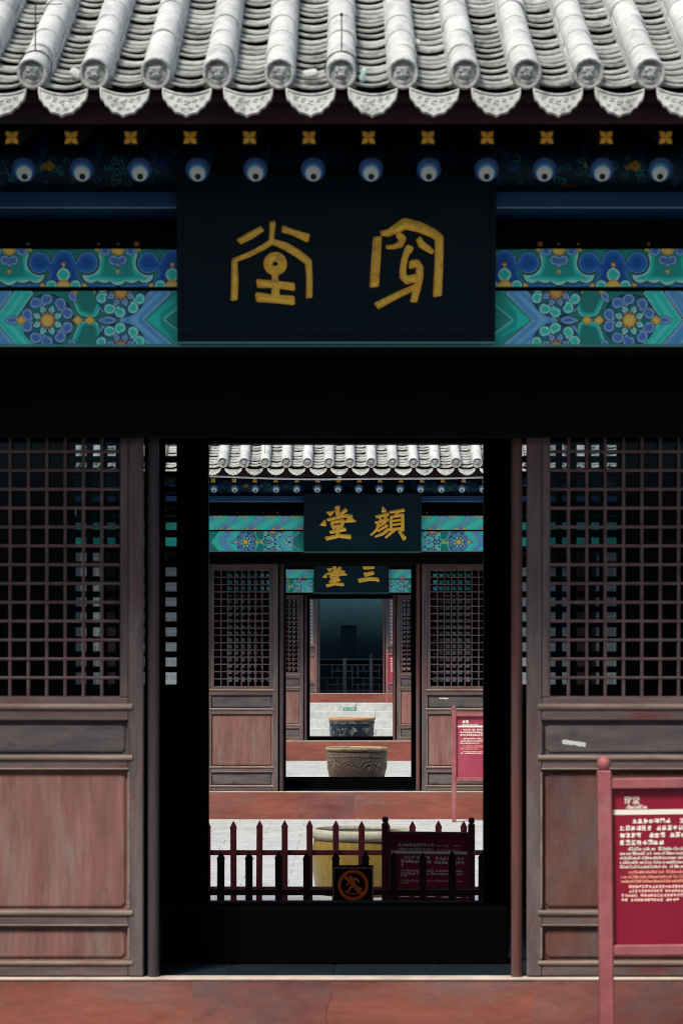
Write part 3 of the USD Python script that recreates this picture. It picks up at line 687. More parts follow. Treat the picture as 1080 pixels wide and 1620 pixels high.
# ------------------------------------------------------------------ one hall
def hall(label, xc, d, zs, dz, ground, det, rear=None, fly0=0.0, rnd0=0.0, tile0=0.0, dze=None, ztop=2.16, zhead=None, upper='cloud', pm=('panel', 'panel'), pm_r=None, axis_px=0.0, paint='paint', worn=()):
    REC = .25; kd = (d + REC) / d; sh = zs - (EYE - (EYE - zs) * kd); zs = zs - sh; xc *= kd; d += REC
    H = thing('temple_hall', (xc, d, zs), label, 'building', group='halls in a row along one axis')
    if dze is None: dze = dz
    dz += sh; dze += sh
    if rear: rear = dict(rear, y=rear['y'] - REC, zt=rear['zt'] + sh, zb=rear['zb'] + sh)
    ztop0 = ztop; ztop = ztop * kd
    def scaled(path): UsdGeom.Xformable(stage.GetPrimAtPath(path)).AddScaleOp().Set(Gf.Vec3f(kd, 1, kd)); return path
    R = 2.62; ry = 2.6 if rear is None else rear['y']; half = .6357
    depth = 4.2 if rear is None else ry
    # base, sill edge, plaster patch
    base = put(H, 'plinth', boxvf(-R - .15, R + .15, -.035, depth + .2, ground - zs - .15, -.012), 'plaster')
    put(base, 'sill_edge', boxvf(-R - .15, R + .15, -.040, .030, -.0115, -.001, .003), 'lip')
    if det == 1:
        Pp = Polygon([(-.530, -.28), (-.530, -.014), (-.02, -.014), (-.012, -.06), (-.035, -.13), (-.02, -.28)])
        put(base, 'plaster_patch', extrude_y(Pp, -.033, -.0372), 'plaster_d')
        put(base, 'plaster_patch', extrude_y(Polygon([(.72, -.28), (.735, -.013), (2.4, -.013), (2.4, -.28)]), -.033, -.0366), 'plaster_d')
    elif det == 2:
        put(base, 'plaster_patch', extrude_y(Polygon([(-.50, -.28), (-.505, -.013), (.06, -.013), (.03, -.10), (.05, -.2), (.04, -.28)]), -.033, -.0372), 'plaster_d')
    # floor: slabs near the door, one sheet beyond
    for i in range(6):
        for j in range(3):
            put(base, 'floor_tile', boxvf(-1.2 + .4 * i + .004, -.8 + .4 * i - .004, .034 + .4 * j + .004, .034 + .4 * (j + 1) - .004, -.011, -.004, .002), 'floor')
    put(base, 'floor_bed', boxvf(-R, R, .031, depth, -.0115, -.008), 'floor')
    # door posts
    for s in (-1, 1):
        V, F = tube([(s * .6563, -.004, .0), (s * .6563, -.004, ztop0)], .0206, 14); scaled(put(H, 'door_post', (V, F), 'post' if s > 0 else 'post_shaded', smooth=40))
    for s in (-1, 1):
        p = pm if s < 0 or pm_r is None else pm_r
        scaled(door_leaf(H, s, .6925, .70, ztop0, det, p, lat_paper=rear is None))
        w0, w1 = sorted((s * 1.40, s * 2.395)); put(H, 'front_wall', boxvf(w0, w1, -.02, .16, -.001, ztop), 'pale_brick' if det == 2 else 'brick')
        V, F = tube([(s * 2.27, .02, -.001), (s * 2.27, .02, 2.9 + dz)], .13, 20); put(H, 'column', (V, F), 'eaves', smooth=40)
        put(H, 'side_wall', boxvf(s * 2.40 if s > 0 else -R, R if s > 0 else -2.40, -.02, depth + .15, -.001, 2.95 + dz), 'brick')
    put(H, 'door_header', boxvf(-2.39, 2.39, -.085, -.036, (ztop + .001) if zhead is None else zhead * kd, 2.30, .006), 'black'); put(H, 'header_backing', boxvf(-2.39, 2.39, -.0355, .06, ztop + .001, 2.299), 'black'); put(H, 'porch_ceiling', boxvf(-2.39, 2.39, -.10 - REC, -.001, 2.301, 2.33), 'black')  # black header, lowered on the first hall, stands in for eaves shade
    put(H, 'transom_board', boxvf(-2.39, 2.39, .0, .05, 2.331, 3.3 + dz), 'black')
    if rear is not None: put(H, 'threshold', boxvf(-.675, .675, .37, .43, -.005, rear['th'], .008), 'deep_black')
    # painted beams
    zb = 2.2355 + dz; s = 1 / 454.2; yb = -.30 - REC
    bg = mat(f'beam_ground_{d:.0f}', DG, (.012, .2, .165), (9, 9, 9), .55)
    Bl = put(H, 'painted_beam', boxvf(-R, R, yb, yb + .22, zb + .008, zb + .1935, .004), bg)
    put(Bl, 'beam_edge', boxvf(-R, R, yb - .003, yb + .012, zb, zb + .0085, .002), 'teal_edge')
    Bu = put(H, 'painted_beam', boxvf(-R, R, yb + .006, yb + .20, zb + .2095, zb + .3415, .004), bg)
    put(H, 'beam_joint', boxvf(-R, R, yb + .03, yb + .18, zb + .194, zb + .209), 'black')
    put(H, 'beam_soffit', boxvf(-R, R, yb + .0125, yb + .20, zb + .001, zb + .0075), 'black')  # black underside painted in place of shade below the beam
    ax = 0.0
    loc = wall_xz(axis_px, zb + .3415, s, yb + .006); clipu = sbox(-620, 0, 620, 60)
    if upper == 'cloud': beam_upper_cloud(Bu, loc, clipu, (91, 263, 435, 607), 0)
    else: beam_upper_wave(Bu, loc, clipu, 0)
    beam_lower_rosette(Bl, wall_xz(axis_px, zb + .1935, s, yb), sbox(-620, 0, 620, 84.5), 0, hexbox=(upper != 'cloud'))
    # recess above the beams, ledge and eaves purlin
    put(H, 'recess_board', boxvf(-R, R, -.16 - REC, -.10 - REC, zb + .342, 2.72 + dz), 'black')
    led = put(H, 'purlin_ledge', boxvf(-R, R, -.365 - REC, -.10 - REC, 2.709 + dz, 2.762 + dz, .003), 'blueboard')
    put(led, 'ledge_edge', boxvf(-R, R, -.3665 - REC, -.358 - REC, 2.705 + dz, 2.7088 + dz, .001), 'pale_edge')
    zp = 2.862 + dz; yp = -.22 - REC; rp = .10
    V, F = tube([(-R, yp, zp), (R, yp, zp)], rp, 28)
    pur = put(H, 'purlin', (V, F), mat(f'purlin_ground_{d:.0f}', (.009, .032, .075), (.014, .065, .095), (5, 5, 5), .6), smooth=40)
    # swirls and gilt spots on the purlin
    def curve(u, v, h):
        u = np.asarray(u); v = np.asarray(v); r = rp + np.asarray(h) + .0004
        return np.stack([axis_px + u, yp - r * np.cos(v / rp), zp - r * np.sin(v / rp)], 1)
    rr = random.Random(3 + det)
    if det <= 2:
        for sg in (-1, 1):
            P = Paint(None, curve, sbox(-9, -.1, 9, .1), .0004)
            for k in range(46):
                u = sg * rr.uniform(.62, 1.16); v = rr.uniform(-.03, .06); r = rr.uniform(.006, .012); a = rr.uniform(0, 360)
                P.flat(LineString(np.vstack([arc(u, v, r, a, a + 260, 9), [[u + r * 1.6 * math.cos(math.radians(a + 300)), v + r * .9]]])).buffer(.0013, quad_segs=1), rr.choice([(.05, .38, .40), (.07, .46, .46), (.03, .28, .42)]))
            for uu in (.60, 1.22, 1.30):
                P.fill(LineString([(sg * (uu - .03), -.05), (sg * (uu + .02), .0), (sg * (uu - .05), .06)]).buffer(.009), [(0, (.05, .20, .42)), (.004, (.01, .07, .25))])
            P.joined(pur, 'painted_scrolls')
            P = Paint(None, curve, sbox(-9, -.1, 9, .1), .0010)
            for du, dv, r in ((0, 0, .013), (.014, .008, .011), (.015, -.010, .011), (-.013, .006, .009), (.026, .0, .009)): P.fill(Point(sg * 1.017 + du, .002 + dv).buffer(r, quad_segs=3), [(0, (.30, .15, .02)), (.004, (.60, .36, .06))])
            P.fill(Point(sg * .86, .0).buffer(.009), [(0, (.35, .17, .02)), (.004, (.55, .32, .05))])
            P.fill(Polygon([(sg * .77, .074), (sg * .83, .074), (sg * .82, .066), (sg * .78, .066)]), [(0, (.30, .10, .02))])
            P.done(pur, 'gilt_spot')
            P = Paint(None, wall_xz(axis_px, 2.62 + dz, 1.0, -.16 - REC), sbox(-9, -1, 9, 1), .0006)
            for u, r in ((.715, .010), (.78, .005), (.85, .005), (1.10, .006)): P.fill(Point(sg * u, .0).buffer(r), [(0, (.30, .10, .02)), (.004, (.50, .20, .03))])
            P.done(H, 'gilt_stud')
    # round rafters with eye discs
    pr = .1936
    n0 = -14
    for i in range(-14, 15):
        x = rnd0 + i * pr
        if abs(x) > 2.6: continue
        th = math.atan(.50); c, sn = math.cos(th), math.sin(th)
        p0 = np.array([x, -.60 - REC, 2.784 + dze]); p1 = p0 + np.array([0, .95 * c, .95 * sn])
        V, F = tube([p0, p1], .041, 16); seen = abs(x) < 1.3 and det <= 2
        rf = put(H, 'round_rafter', (V, F), 'blueboard' if det <= 2 else 'dark', smooth=40)
        if seen:
            P = Paint(None, lambda u, v, h, p0=p0: np.stack([p0[0] + np.asarray(u), p0[1] + np.asarray(v) * sn - h * c, p0[2] - np.asarray(v) * c - h * sn], 1), sbox(-1, -1, 1, 1), .0006)
            P.fill(Point(0, 0).buffer(.041, quad_segs=6), [(0, (.010, .05, .17)), (.010, (.016, .085, .28)), (.02, (.03, .16, .42))])
            P.fill(Point(0, .008).buffer(.0315, quad_segs=6), [(0, (.03, .17, .44)), (.006, (.07, .30, .58))])
            P.fill(Point(0, .0135).buffer(.0262, quad_segs=6), [(0, (.42, .58, .66)), (.005, (.66, .72, .70))])
            P.flat(Point(.001, .0235).buffer(.0105, quad_segs=5), (.006, .010, .014))
            P.done(rf, 'painted_eye')
    # flying rafters with gilt flowers
    for i in range(-14, 15):
        x = fly0 + i * pr
        if abs(x) > 2.6: continue
        a = .024; th = math.atan(.33); c, sn = math.cos(th), math.sin(th)
        V, F = boxvf(-a, a, 0, .75, -a, a, .001); V = np.stack([x + V[:, 0], -.80 - REC + V[:, 1] * c, 2.843 + dze + V[:, 2] + V[:, 1] * sn], 1)
        fr = put(H, 'flying_rafter', (V, F), 'dark')
        if abs(x) < 1.3 and det <= 2:
            P = Paint(None, wall_xz(x, 2.843 + dze, 1.0, -.80 - REC), sbox(-1, -1, 1, 1), .0006)
            P.flat(sbox(-.0225, -.0225, .0225, .0225), (.012, .010, .008))
            w = i in worn
            for q in range(4): P.fill(petal(0, 0, 45 + 90 * q, .0035, .0300, .0104), [(0, (.35, .13, .01)), (.0015, (.94, .42, .02)), (.005, (.98, .52, .04))] if not w or q % 3 else [(0, (.5, .4, .3)), (.003, (.75, .70, .60))])
            P.fill(Point(0, 0).buffer(.0038), [(0, (.7, .55, .3))])
            P.done(fr, 'gilt_flower')
    # eaves board and roof deck
    for back in ((False, True) if rear is not None else (False, True)):
        CUT = .55 if back else 0.0; ye = -1.05 - REC if not back else -1.05 - REC + 2 * RUN - CUT + (depth - ry if rear is None else 0)
        lift = roof_axis(RUN) - roof_axis(RUN - CUT); sm = float(np.interp(RUN - CUT, _dy, _ss))
        pts = []
        for s_ in np.linspace(.10, sm, 12):
            dy, h, t = at_s(s_); yy = ye + dy if not back else ye - dy
            pts.append([yy, 2.985 + dze + lift + h - .088])
        V = []; F = []
        for k, (yy, zz) in enumerate(pts): V += [[-R - .25, yy, zz], [R + .25, yy, zz], [R + .25, yy, zz - .03], [-R - .25, yy, zz - .03]]
        for k in range(len(pts) - 1):
            for j in range(4): F.append([k * 4 + j, k * 4 + (j + 1) % 4, k * 4 + 4 + (j + 1) % 4, k * 4 + 4 + j])
        F.append([0, 1, 2, 3])
        roof = put(H, 'roof', (np.array(V), np.array(F)), 'eaves')
        sgn = 1 if not back else -1
        V, F = boxvf(-R - .25, R + .25, -.022, .022, 0, .125, .004); V = V.copy(); V[:, 1] += V[:, 2] * -.25
        V = np.stack([V[:, 0], ye + sgn * (.175 + V[:, 1]), 2.872 + dze + lift + V[:, 2]], 1); put(roof, 'eaves_board', (V, F), 'eaves')
        V, F = boxvf(-R - .25, R + .25, 0, .70, -.012, .0); V = np.stack([V[:, 0], ye + sgn * (.20 + V[:, 1]), 2.885 + dze + lift + V[:, 2] + V[:, 1] * .36], 1); put(roof, 'soffit_board', (V, F), 'eaves')
        cols = [tile0 + i * .1944 for i in range(-14, 15)]
        roof_tiles(H, roof, det if not back else 3, ye, 2.985 + dze + lift, .1944, cols, (-1.35, 1.35) if det == 1 else (-1.5, 1.6), 1.30 if det == 1 else .75, back, 1.0 if det == 1 else .74, sm)
        if not back:
            ridge = boxvf(-R - .2, R + .2, ye + RUN - .09, ye + RUN + .09, 2.985 + dze + roof_axis(RUN) - .05, 2.985 + dze + roof_axis(RUN) + .28, .03); put(roof, 'ridge', ridge, 'cover')
    # rear
    if rear is not None:
        xl, xr, zt, zlo = rear['xl'], rear['xr'], rear['zt'], rear['zb']
        put(H, 'rear_threshold', boxvf(xl - .15, xr + .15, ry - .02, ry + .10, -.02, zlo, .006), 'black')
        put(H, 'rear_header', boxvf(-2.39, 2.39, ry - .03, ry + .06, zt, zt + .16, .006), 'black')
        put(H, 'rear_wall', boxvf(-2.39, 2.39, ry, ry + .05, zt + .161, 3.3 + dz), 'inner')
        for s in (-1, 1):
            e = xl if s < 0 else xr
            X = lambda a, b: (min(e + s * a, e + s * b), max(e + s * a, e + s * b))
            x0, x1 = X(0, .148); jb = put(H, 'rear_jamb', boxvf(x0, x1, ry - .02, ry + .06, -.01, zt - .0005, .004), 'black')
            x0, x1 = X(.1485, .70); fr = MB(); zl = 1.048 + sh
            a0, a1 = X(.1485, .153); fr.box(a0, a1, ry, ry + .045, -.005, zt - .0005)
            a0, a1 = X(.640, .70); fr.box(a0, a1, ry, ry + .045, -.005, zt - .0005)
            a0, a1 = X(.153, .64); fr.box(a0, a1, ry, ry + .045, -.005, zl)
            lf = put(H, 'rear_door_leaf', fr, 'black')
            bars = []
            for i in range(1, 7): a0, a1 = X(.153 + .487 * i / 7 + .0 - .0145, .153 + .487 * i / 7 + .0145); bars.append(boxvf(a0, a1, ry + .006, ry + .036, zl, zt - .001))
            nz = round((zt - zl) / .0713)
            for i in range(1, nz): z = zl + (zt - zl) * i / nz; a0, a1 = X(.1535, .6395); bars.append(boxvf(a0, a1, ry + .008, ry + .034, z - .0145, z + .0145))
            if det == 1:
                for b in bars: put(lf, 'lattice_bar', b, 'black')
            else:
                mb = MB()
                for b in bars: mb.add(*b)
                put(lf, 'lattice', mb, 'black')
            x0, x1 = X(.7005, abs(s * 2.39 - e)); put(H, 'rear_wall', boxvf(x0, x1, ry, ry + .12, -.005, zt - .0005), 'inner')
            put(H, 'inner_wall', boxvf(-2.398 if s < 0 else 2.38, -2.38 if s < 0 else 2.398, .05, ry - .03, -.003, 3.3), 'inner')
    else:
        put(H, 'rear_wall', boxvf(-2.39, 2.39, 3.2, 3.3, -.005, 3.9), 'hazed_wall')
        for s in (-1, 1): put(H, 'inner_wall', boxvf(-2.398 if s < 0 else 2.38, -2.38 if s < 0 else 2.398, .06, 3.19, -.003, 3.3), 'hazed_wall')
    return H

# ------------------------------------------------------------------ added walls and hall, out of view, that block low sky
def add_blocker_wall(label, x):  # unseen side wall, added to narrow the sky over the yards
    T = thing('courtyard_wall', (x, 21.0, 0), label, 'wall')
    s = 1 if x > 0 else -1
    w = put(T, 'wall', boxvf(-.15, .15, -26.0, 26.0, -.1, 3.0), 'brick')
    cop = MB(); v = np.array([[-.28, 0, 3.0], [.28, 0, 3.0], [.0, 0, 3.26]]); V = np.vstack([v + [0, -26, 0], v + [0, 26, 0]])
    cop.add(V, [[0, 1, 2], [3, 5, 4]]); cop.add(V, np.array([[0, 3, 4, 1], [1, 4, 5, 2], [2, 5, 3, 0]])); put(T, 'coping', cop, 'pan')
for lab, x in (('added unseen brick wall left of the yards, cuts low sky light', -3.4), ('added unseen brick wall right of the yards, cuts low sky light', 3.4)): add_blocker_wall(lab, x)
def gate_hall():  # unseen hall standing for the compound, added to shade the first eaves
    T = thing('gate_hall', (0, -2.75, 0), 'added roofed hall out of view behind the viewpoint, blocks low sky', 'building')
    put(T, 'wall', boxvf(-2.9, -.7, -.2, .0, 0, 3.1), 'brick'); put(T, 'wall', boxvf(.7, 2.9, -.2, .0, 0, 3.1), 'brick'); put(T, 'lintel', boxvf(-.699, .699, -.2, .0, 2.4, 3.1), 'eaves')
    put(T, 'wall', boxvf(-2.9, 2.9, -3.0, -2.8, 0, 3.1), 'brick')
    V = np.array([[-3.1, .95, 3.15], [3.1, .95, 3.15], [3.1, -1.4, 4.8], [-3.1, -1.4, 4.8], [3.1, -3.8, 3.15], [-3.1, -3.8, 3.15], [-3.1, .95, 3.05], [3.1, .95, 3.05], [3.1, -3.8, 3.05], [-3.1, -3.8, 3.05]])
    put(T, 'roof', (V, np.array([[0, 1, 2, 3], [3, 2, 4, 5], [6, 9, 8, 7], [0, 6, 7, 1], [5, 4, 8, 9], [0, 3, 5, 5], [1, 4, 2, 2], [0, 5, 9, 6], [1, 7, 8, 4]])), 'pan')
gate_hall()

# ------------------------------------------------------------------ the four halls
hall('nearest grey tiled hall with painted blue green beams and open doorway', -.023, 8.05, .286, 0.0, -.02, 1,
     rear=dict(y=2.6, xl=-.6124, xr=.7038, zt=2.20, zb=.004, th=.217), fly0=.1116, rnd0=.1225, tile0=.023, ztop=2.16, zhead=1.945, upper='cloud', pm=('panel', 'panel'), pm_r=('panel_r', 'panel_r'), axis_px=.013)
hall('second hall seen through the first doorway, white cable along its eaves', .081, 21.45, .267, .058, -.02, 2,
     rear=dict(y=2.65, xl=-.6835, xr=.672, zt=2.305, zb=.0144, th=.103), fly0=.083, rnd0=.079, tile0=-.003, dze=.085, ztop=2.19, upper='wave', pm=('panel', 'panel_g'), axis_px=.02, worn=(-6, -3, -2, 3, 5, 6), paint='paint2')
hall('third hall farther back framed by the second doorway', .1265, 33.0, .423, -.05, .10, 3,
     rear=dict(y=2.7, xl=-.6335, xr=.695, zt=2.20, zb=-.010, th=.045), tile0=-.05, upper='wave', pm=('panel', 'panel_g'), axis_px=.01)
hall('farthest hall with dim blue room above stone steps', .2014, 45.0, 1.038, -.05, .82, 3, rear=None, upper='wave', pm=('panel', 'panel_g'))

# ------------------------------------------------------------------ name plaques
def plaque(label, x, y, z0, z1, w, tilt, glyphs, s, gdepth=.015, nv='navy'):
    """board hung leaning forward; glyph strokes in picture units s relative to the board centre"""
    h = z1 - z0; T = thing('name_plaque', (x, y, z0), label, 'plaque', rot=(tilt, 0, 0), group='name plaques over the doorways')
    b = put(T, 'board', boxvf(-w / 2, w / 2, 0, .035, 0, h, .004), nv)
    for (a0, a1, c0, c1) in ((-w / 2, w / 2, h - .02, h), (-w / 2, w / 2, 0, .02), (-w / 2, -w / 2 + .02, .0205, h - .0205), (w / 2 - .02, w / 2, .0205, h - .0205)):
        put(b, 'rim', boxvf(a0, a1, -.006, -.0003, c0, c1, .003), nv)
    put(b, 'lower_edge', boxvf(-w / 2, w / 2, -.004, .030, -.007, -.0005, .002), 'teal_edge')
    for name, strokes in glyphs:
        mb = MB()
        for k, g in enumerate(unary_union(strokes).geoms if hasattr(unary_union(strokes), 'geoms') else [unary_union(strokes)]):
            g = g.buffer(.6, quad_segs=2).simplify(.25)
            m = relief(g, [(0, -.002 / s), (.01, gdepth * .25 / s), (gdepth * .45 / s, gdepth * .8 / s), (gdepth * 1.0 / s, gdepth * 1.15 / s), (gdepth * 1.6 / s, gdepth * 1.2 / s)], lambda u, v, hh: np.stack([s * u, -hh * s, h - s * v], 1))
            if m.n: v, f, _ = m.mesh(); mb.add(v, f)
        put(T, name, mb, 'gold')
    return T

def sc(items, ox, oy, k):
    """strokes traced at k units per unit, shifted"""
    out = []
    for it in items:
        if it[0] == 'b': g = brush(it[1], it[2])
        elif it[0] == 'p': g = Polygon(it[1]).buffer(4)
        elif it[0] == 'r': g = Point(*it[1]).buffer(it[2]).difference(affinity.scale(Point(*it[1]).buffer(it[3]), 1, .75))
        out.append(affinity.translate(affinity.scale(g, 1 / k, 1 / k, origin=(0, 0)), ox, oy))
    return out
SEAL_TANG = [('b', [(185, 300), (300, 240), (420, 172)], [62, 72, 56]), ('b', [(538, 105), (536, 180), (525, 295)], [58, 50, 44]), ('b', [(655, 172), (760, 205), (915, 265)], [68, 56, 82]),
             ('b', [(530, 305), (420, 375), (280, 445), (130, 500)], [58, 50, 48, 44]), ('b', [(128, 505), (130, 700), (122, 915)], [56, 66, 66]), ('b', [(530, 300), (680, 355), (800, 425), (920, 515)], [52, 74, 78, 70]),
             ('b', [(925, 515), (935, 700), (932, 890)], [66, 58, 62]), ('r', (568, 540), 122, 34), ('b', [(565, 650), (570, 880)], [60, 84]), ('b', [(385, 750), (560, 760), (760, 783)], [84, 72, 78]), ('b', [(375, 895), (560, 915), (755, 930)], [96, 80, 92])]
SEAL_CHUAN = [('b', [(182, 270), (165, 530), (150, 770)], [84, 92, 90]), ('b', [(230, 215), (300, 215), (400, 160), (490, 110)], [50, 66, 96, 112]), ('b', [(490, 115), (640, 155), (780, 215), (850, 265)], [112, 106, 92, 84]),
              ('b', [(848, 265), (845, 560), (832, 870)], [84, 84, 86]), ('b', [(410, 230), (450, 275), (430, 335), (360, 360), (285, 362)], [66, 74, 60, 44, 34]), ('b', [(628, 278), (660, 335), (720, 375), (775, 415)], [60, 70, 62, 40]),
              ('b', [(545, 395), (515, 375), (478, 480), (458, 600), (462, 680), (510, 715), (600, 690)], [70, 62, 60, 62, 66, 80, 80]), ('b', [(555, 575), (560, 535), (610, 535), (638, 580), (640, 680), (610, 800), (578, 935)], [56, 60, 70, 74, 70, 78, 66]),
              ('b', [(598, 785), (400, 875), (185, 985)], [56, 62, 72])]
K_TANG = [('b', [(278, 105), (277, 190)], [44, 30]), ('p', [(172, 158), (242, 150), (206, 194)]), ('b', [(362, 135), (300, 186)], [38, 20]), ('b', [(178, 236), (290, 208), (372, 192), (420, 208)], [26, 26, 30, 38]), ('p', [(398, 200), (458, 250), (352, 258)]),
          ('p', [(150, 238), (158, 292), (106, 288)]), ('b', [(216, 268), (244, 322)], [26, 30]), ('b', [(218, 262), (335, 244), (316, 312)], [24, 30, 28]), ('b', [(252, 302), (315, 290)], 22), ('b', [(208, 362), (355, 330)], [30, 34]),
          ('b', [(280, 305), (280, 400)], 34), ('b', [(165, 424), (290, 398), (405, 408)], [36, 30, 42])]
K_YAN = [('p', [(735, 102), (768, 150), (726, 156)]), ('b', [(668, 205), (788, 178)], [24, 28]), ('b', [(700, 212), (716, 240)], [18, 22]), ('b', [(766, 200), (745, 236)], [22, 14]), ('b', [(662, 264), (788, 234)], [20, 24]), ('b', [(692, 255), (678, 330), (616, 388)], [24, 24, 14]),
         ('b', [(762, 255), (692, 305)], [24, 14]), ('b', [(778, 290), (686, 352)], [26, 14]), ('b', [(792, 328), (735, 375), (660, 405)], [28, 26, 14]), ('b', [(808, 160), (945, 138)], [26, 30]), ('b', [(884, 165), (850, 202)], [22, 20]), ('b', [(817, 208), (817, 322)], 24),
         ('b', [(820, 206), (935, 186), (934, 345)], [22, 28, 32]), ('b', [(832, 246), (912, 236)], 18), ('b', [(832, 286), (912, 276)], 18), ('b', [(805, 334), (930, 320)], 22), ('b', [(850, 340), (764, 414)], [28, 18]), ('b', [(900, 350), (955, 425)], [20, 40])]
K_SAN = [('b', [(712, 80), (835, 72)], [46, 40]), ('b', [(722, 172), (832, 148)], [50, 42]), ('b', [(648, 250), (780, 228), (880, 232), (900, 256)], [50, 44, 40, 26])]
# first: units = photo pixels of 1/463 m, origin at the board centre top
plaque('large navy plaque with gold seal script above the nearest doorway', -.018, 7.715, 2.534, 3.104, 1.10, 7,
       [('seal_character', sc(SEAL_TANG, 350 - 531.5, 340 - 279, 6.75)), ('seal_character', sc(SEAL_CHUAN, 570 - 531.5, 340 - 279, 6.75))], 1 / 463.)
plaque('navy plaque with two gold brush characters on the second hall', .199, 21.07, 2.557, 3.108, 1.113, 7,
       [('brush_character', sc(K_TANG, 490 - 573.5, 785 - 780, 6.353)), ('brush_character', sc(K_YAN, 490 - 573.5, 785 - 780, 6.353))], 1 / 168., nv='navy2')
plaque('navy plaque with gold characters, smallest and farthest of three', .1435, 32.62, 2.603, 3.09, 1.10, 7,
       [('brush_character', sc([(q[0], [(.88 * (x - 280) + 325, .82 * (y - 425) + 292) for x, y in q[1]]) + ((np.array(q[2]) * .95,) if q[0] == 'b' else ()) for q in K_TANG], 490 - 555.5, 893 - 887, 8.307)), ('brush_character', sc(K_SAN, 490 - 555.5, 890 - 887, 8.307))], 1 / 108., nv='navy2')

# ------------------------------------------------------------------ information signs
BITS = {'穿': '00400 00600 7ffff 7ffff 40003 438e3 1e03c 3800e 3fffe 3fffe 18060 18060 18060 3ffff 003e0 00e60 07860 7e060 703e0 003c0', '堂': '10608 18618 1c618 0c630 fffff c0003 c0003 cfffb 4c03b 08018 0c038 0fff8 00600 00600 3fffc 3fffc 00600 00600 fffff fffff',
        '小': '00600 00600 00600 00600 00600 08610 18618 18618 1860c 3060c 30606 30606 60606 e0603 c0603 00600 00600 00600 07e00 03c00', '心': '01000 01c00 00e00 00700 00380 00180 06000 26008 3600c 2600c 66006 66006 66006 66002 46033 c6033 46030 06030 03fe0 03fe0',
        '台': '01800 03800 03000 060e0 0c070 18038 3003c ffffe 7f007 00002 00000 3fffc 3001c 3001c 3001c 3001c 3001c 3fffc 3fffc 30008', '阶': '000c0 fe0c0 fe1e0 c41e0 cc330 c8618 d8e0e d9807 cd002 c4618 c6618 c6618 c6618 de618 dc618 c0618 c0e18 c0c18 c1818 c1818',
        '年': '06000 0c000 0c000 1fffe 18300 30300 60300 efffc 0fffc 08300 08300 08300 08300 fffff fffff 00300 00300 00300 00300 00300'}
def glyph_boxes(ch, x, z, w, h):
    """flat printed character, lower left corner (x, z)"""
    out = []
    for r, word in enumerate(BITS[ch].split()):
        row = f'{int(word, 16):020b}'; a = None
        for c, q in enumerate(row + '0'):
            if q == '1' and a is None: a = c
            if q == '0' and a is not None: out.append((x + w * a / 20, x + w * c / 20, z + h * (1 - (r + 1) / 20), z + h * (1 - r / 20))); a = None
    return out
def illegible(x0, x1, z, h, rr, cw=1.0, latin=False):
    """a line of print too small to read: strokes in character cells"""
    out = []; x = x0
    while x < x1 - h * .4:
        w = h * cw * (rr.uniform(.35, .6) if latin else 1.0)
        if rr.random() < (.16 if latin else .05): x += w * .8; continue
        if latin:
            hh = h * rr.choice([.62, .62, .95]); t = w * .3
            out += [(x, x + t, z, z + hh), (x + .1 * w, x + .85 * w, z + hh - t, z + hh), (x + .1 * w, x + .85 * w, z, z + t)]
            if rr.random() < .5: out.append((x + .6 * w, x + .6 * w + t, z, z + hh))
            x += w
        else:
            t = w * .16
            for k in range(rr.randint(3, 5)): zz = z + h * rr.uniform(.02, .84); a = x + w * rr.uniform(.02, .22); out.append((a, x + w * rr.uniform(.7, .94), zz, zz + t))
            for k in range(rr.randint(2, 3)): a = x + w * rr.uniform(.08, .8); out.append((a, a + t, z + h * rr.uniform(0, .2), z + h * rr.uniform(.7, .98)))
            x += w * 1.02
    return out
def print_mesh(rects, yf, rr):
    mb = MB()
    for k, (a, b, c, d) in enumerate(rects): mb.box(a, b, yf - .0009 - .00002 * (k % 7), yf + .0004, c, d)
    return mb

def info_sign(label, loc, w, H, zr0, zr1, rows, rot, colors, post=.0475, seed=1, rec=.028, rail=.036, wpost=None):
    """two posts with ball tops, rails at zr0 and zr1, a board set back between them; rows of print: (kind, x0, x1, z, h, material)"""
    T = thing('information_sign', loc, label, 'sign', rot=rot, group='red information signs'); fr, bd = colors; rr = random.Random(seed); p = post / 2
    for s in (-1, 1):
        x = s * (w / 2)
        q = put(T, 'post', boxvf(x - p, x + p, -p, p, 0, H - post * 1.0, .005), fr)
        V, F = lathe([(0, H), (p * .55, H - .002), (p * .92, H - p * .5), (p, H - p), (p * .9, H - p * 1.55), (p * .55, H - p * 1.95), (p * .5, H - p * 2.05)], 18); V[:, 0] += x
        put(q, 'ball_top', (V, F), fr, smooth=50)
    for z in (zr0, zr1): put(T, 'rail', boxvf(-w / 2 + p + .0005, w / 2 - p - .0005, -p + .003, p - .003, z - rail / 2, z + rail / 2, .004), fr)
    b = put(T, 'board', boxvf(-w / 2 + p + .001, w / 2 - p - .001, -p + rec, -p + rec + .012, zr0 + rail / 2 + .0005, zr1 - rail / 2 - .0005), bd)
    yb = -p + rec; xl = -w / 2 + p; zt = zr1 - rail / 2
    for kind, a, c, z, h, m in rows:
        if kind == 'bar': R = [(xl + a, xl + c, zt - z - h, zt - z)]
        elif kind == 'zh': R = illegible(xl + a, xl + c, zt - z - h, h, rr)
        elif kind == 'en': R = illegible(xl + a, xl + c, zt - z - h, h, rr, latin=True)
        else:
            R = []; x = xl + a
            for ch in kind:
                if ch in BITS: R += glyph_boxes(ch, x, zt - z - h, h * .95, h); x += h * 1.08
                else:
                    v = meshkit.text_mesh(ch, h * .82); tv = np.array(v.vertices); mb = MB(); mb.add(np.stack([x + tv[:, 0], yb - .0012 + tv[:, 2] * .3, zt - z - h * .95 + tv[:, 1]], 1), v.faces); put(b, 'digit', mb, m); x += h * .62
        if R: put(b, 'print_line', print_mesh(R, yb, rr), m, kind='stuff')
    return T

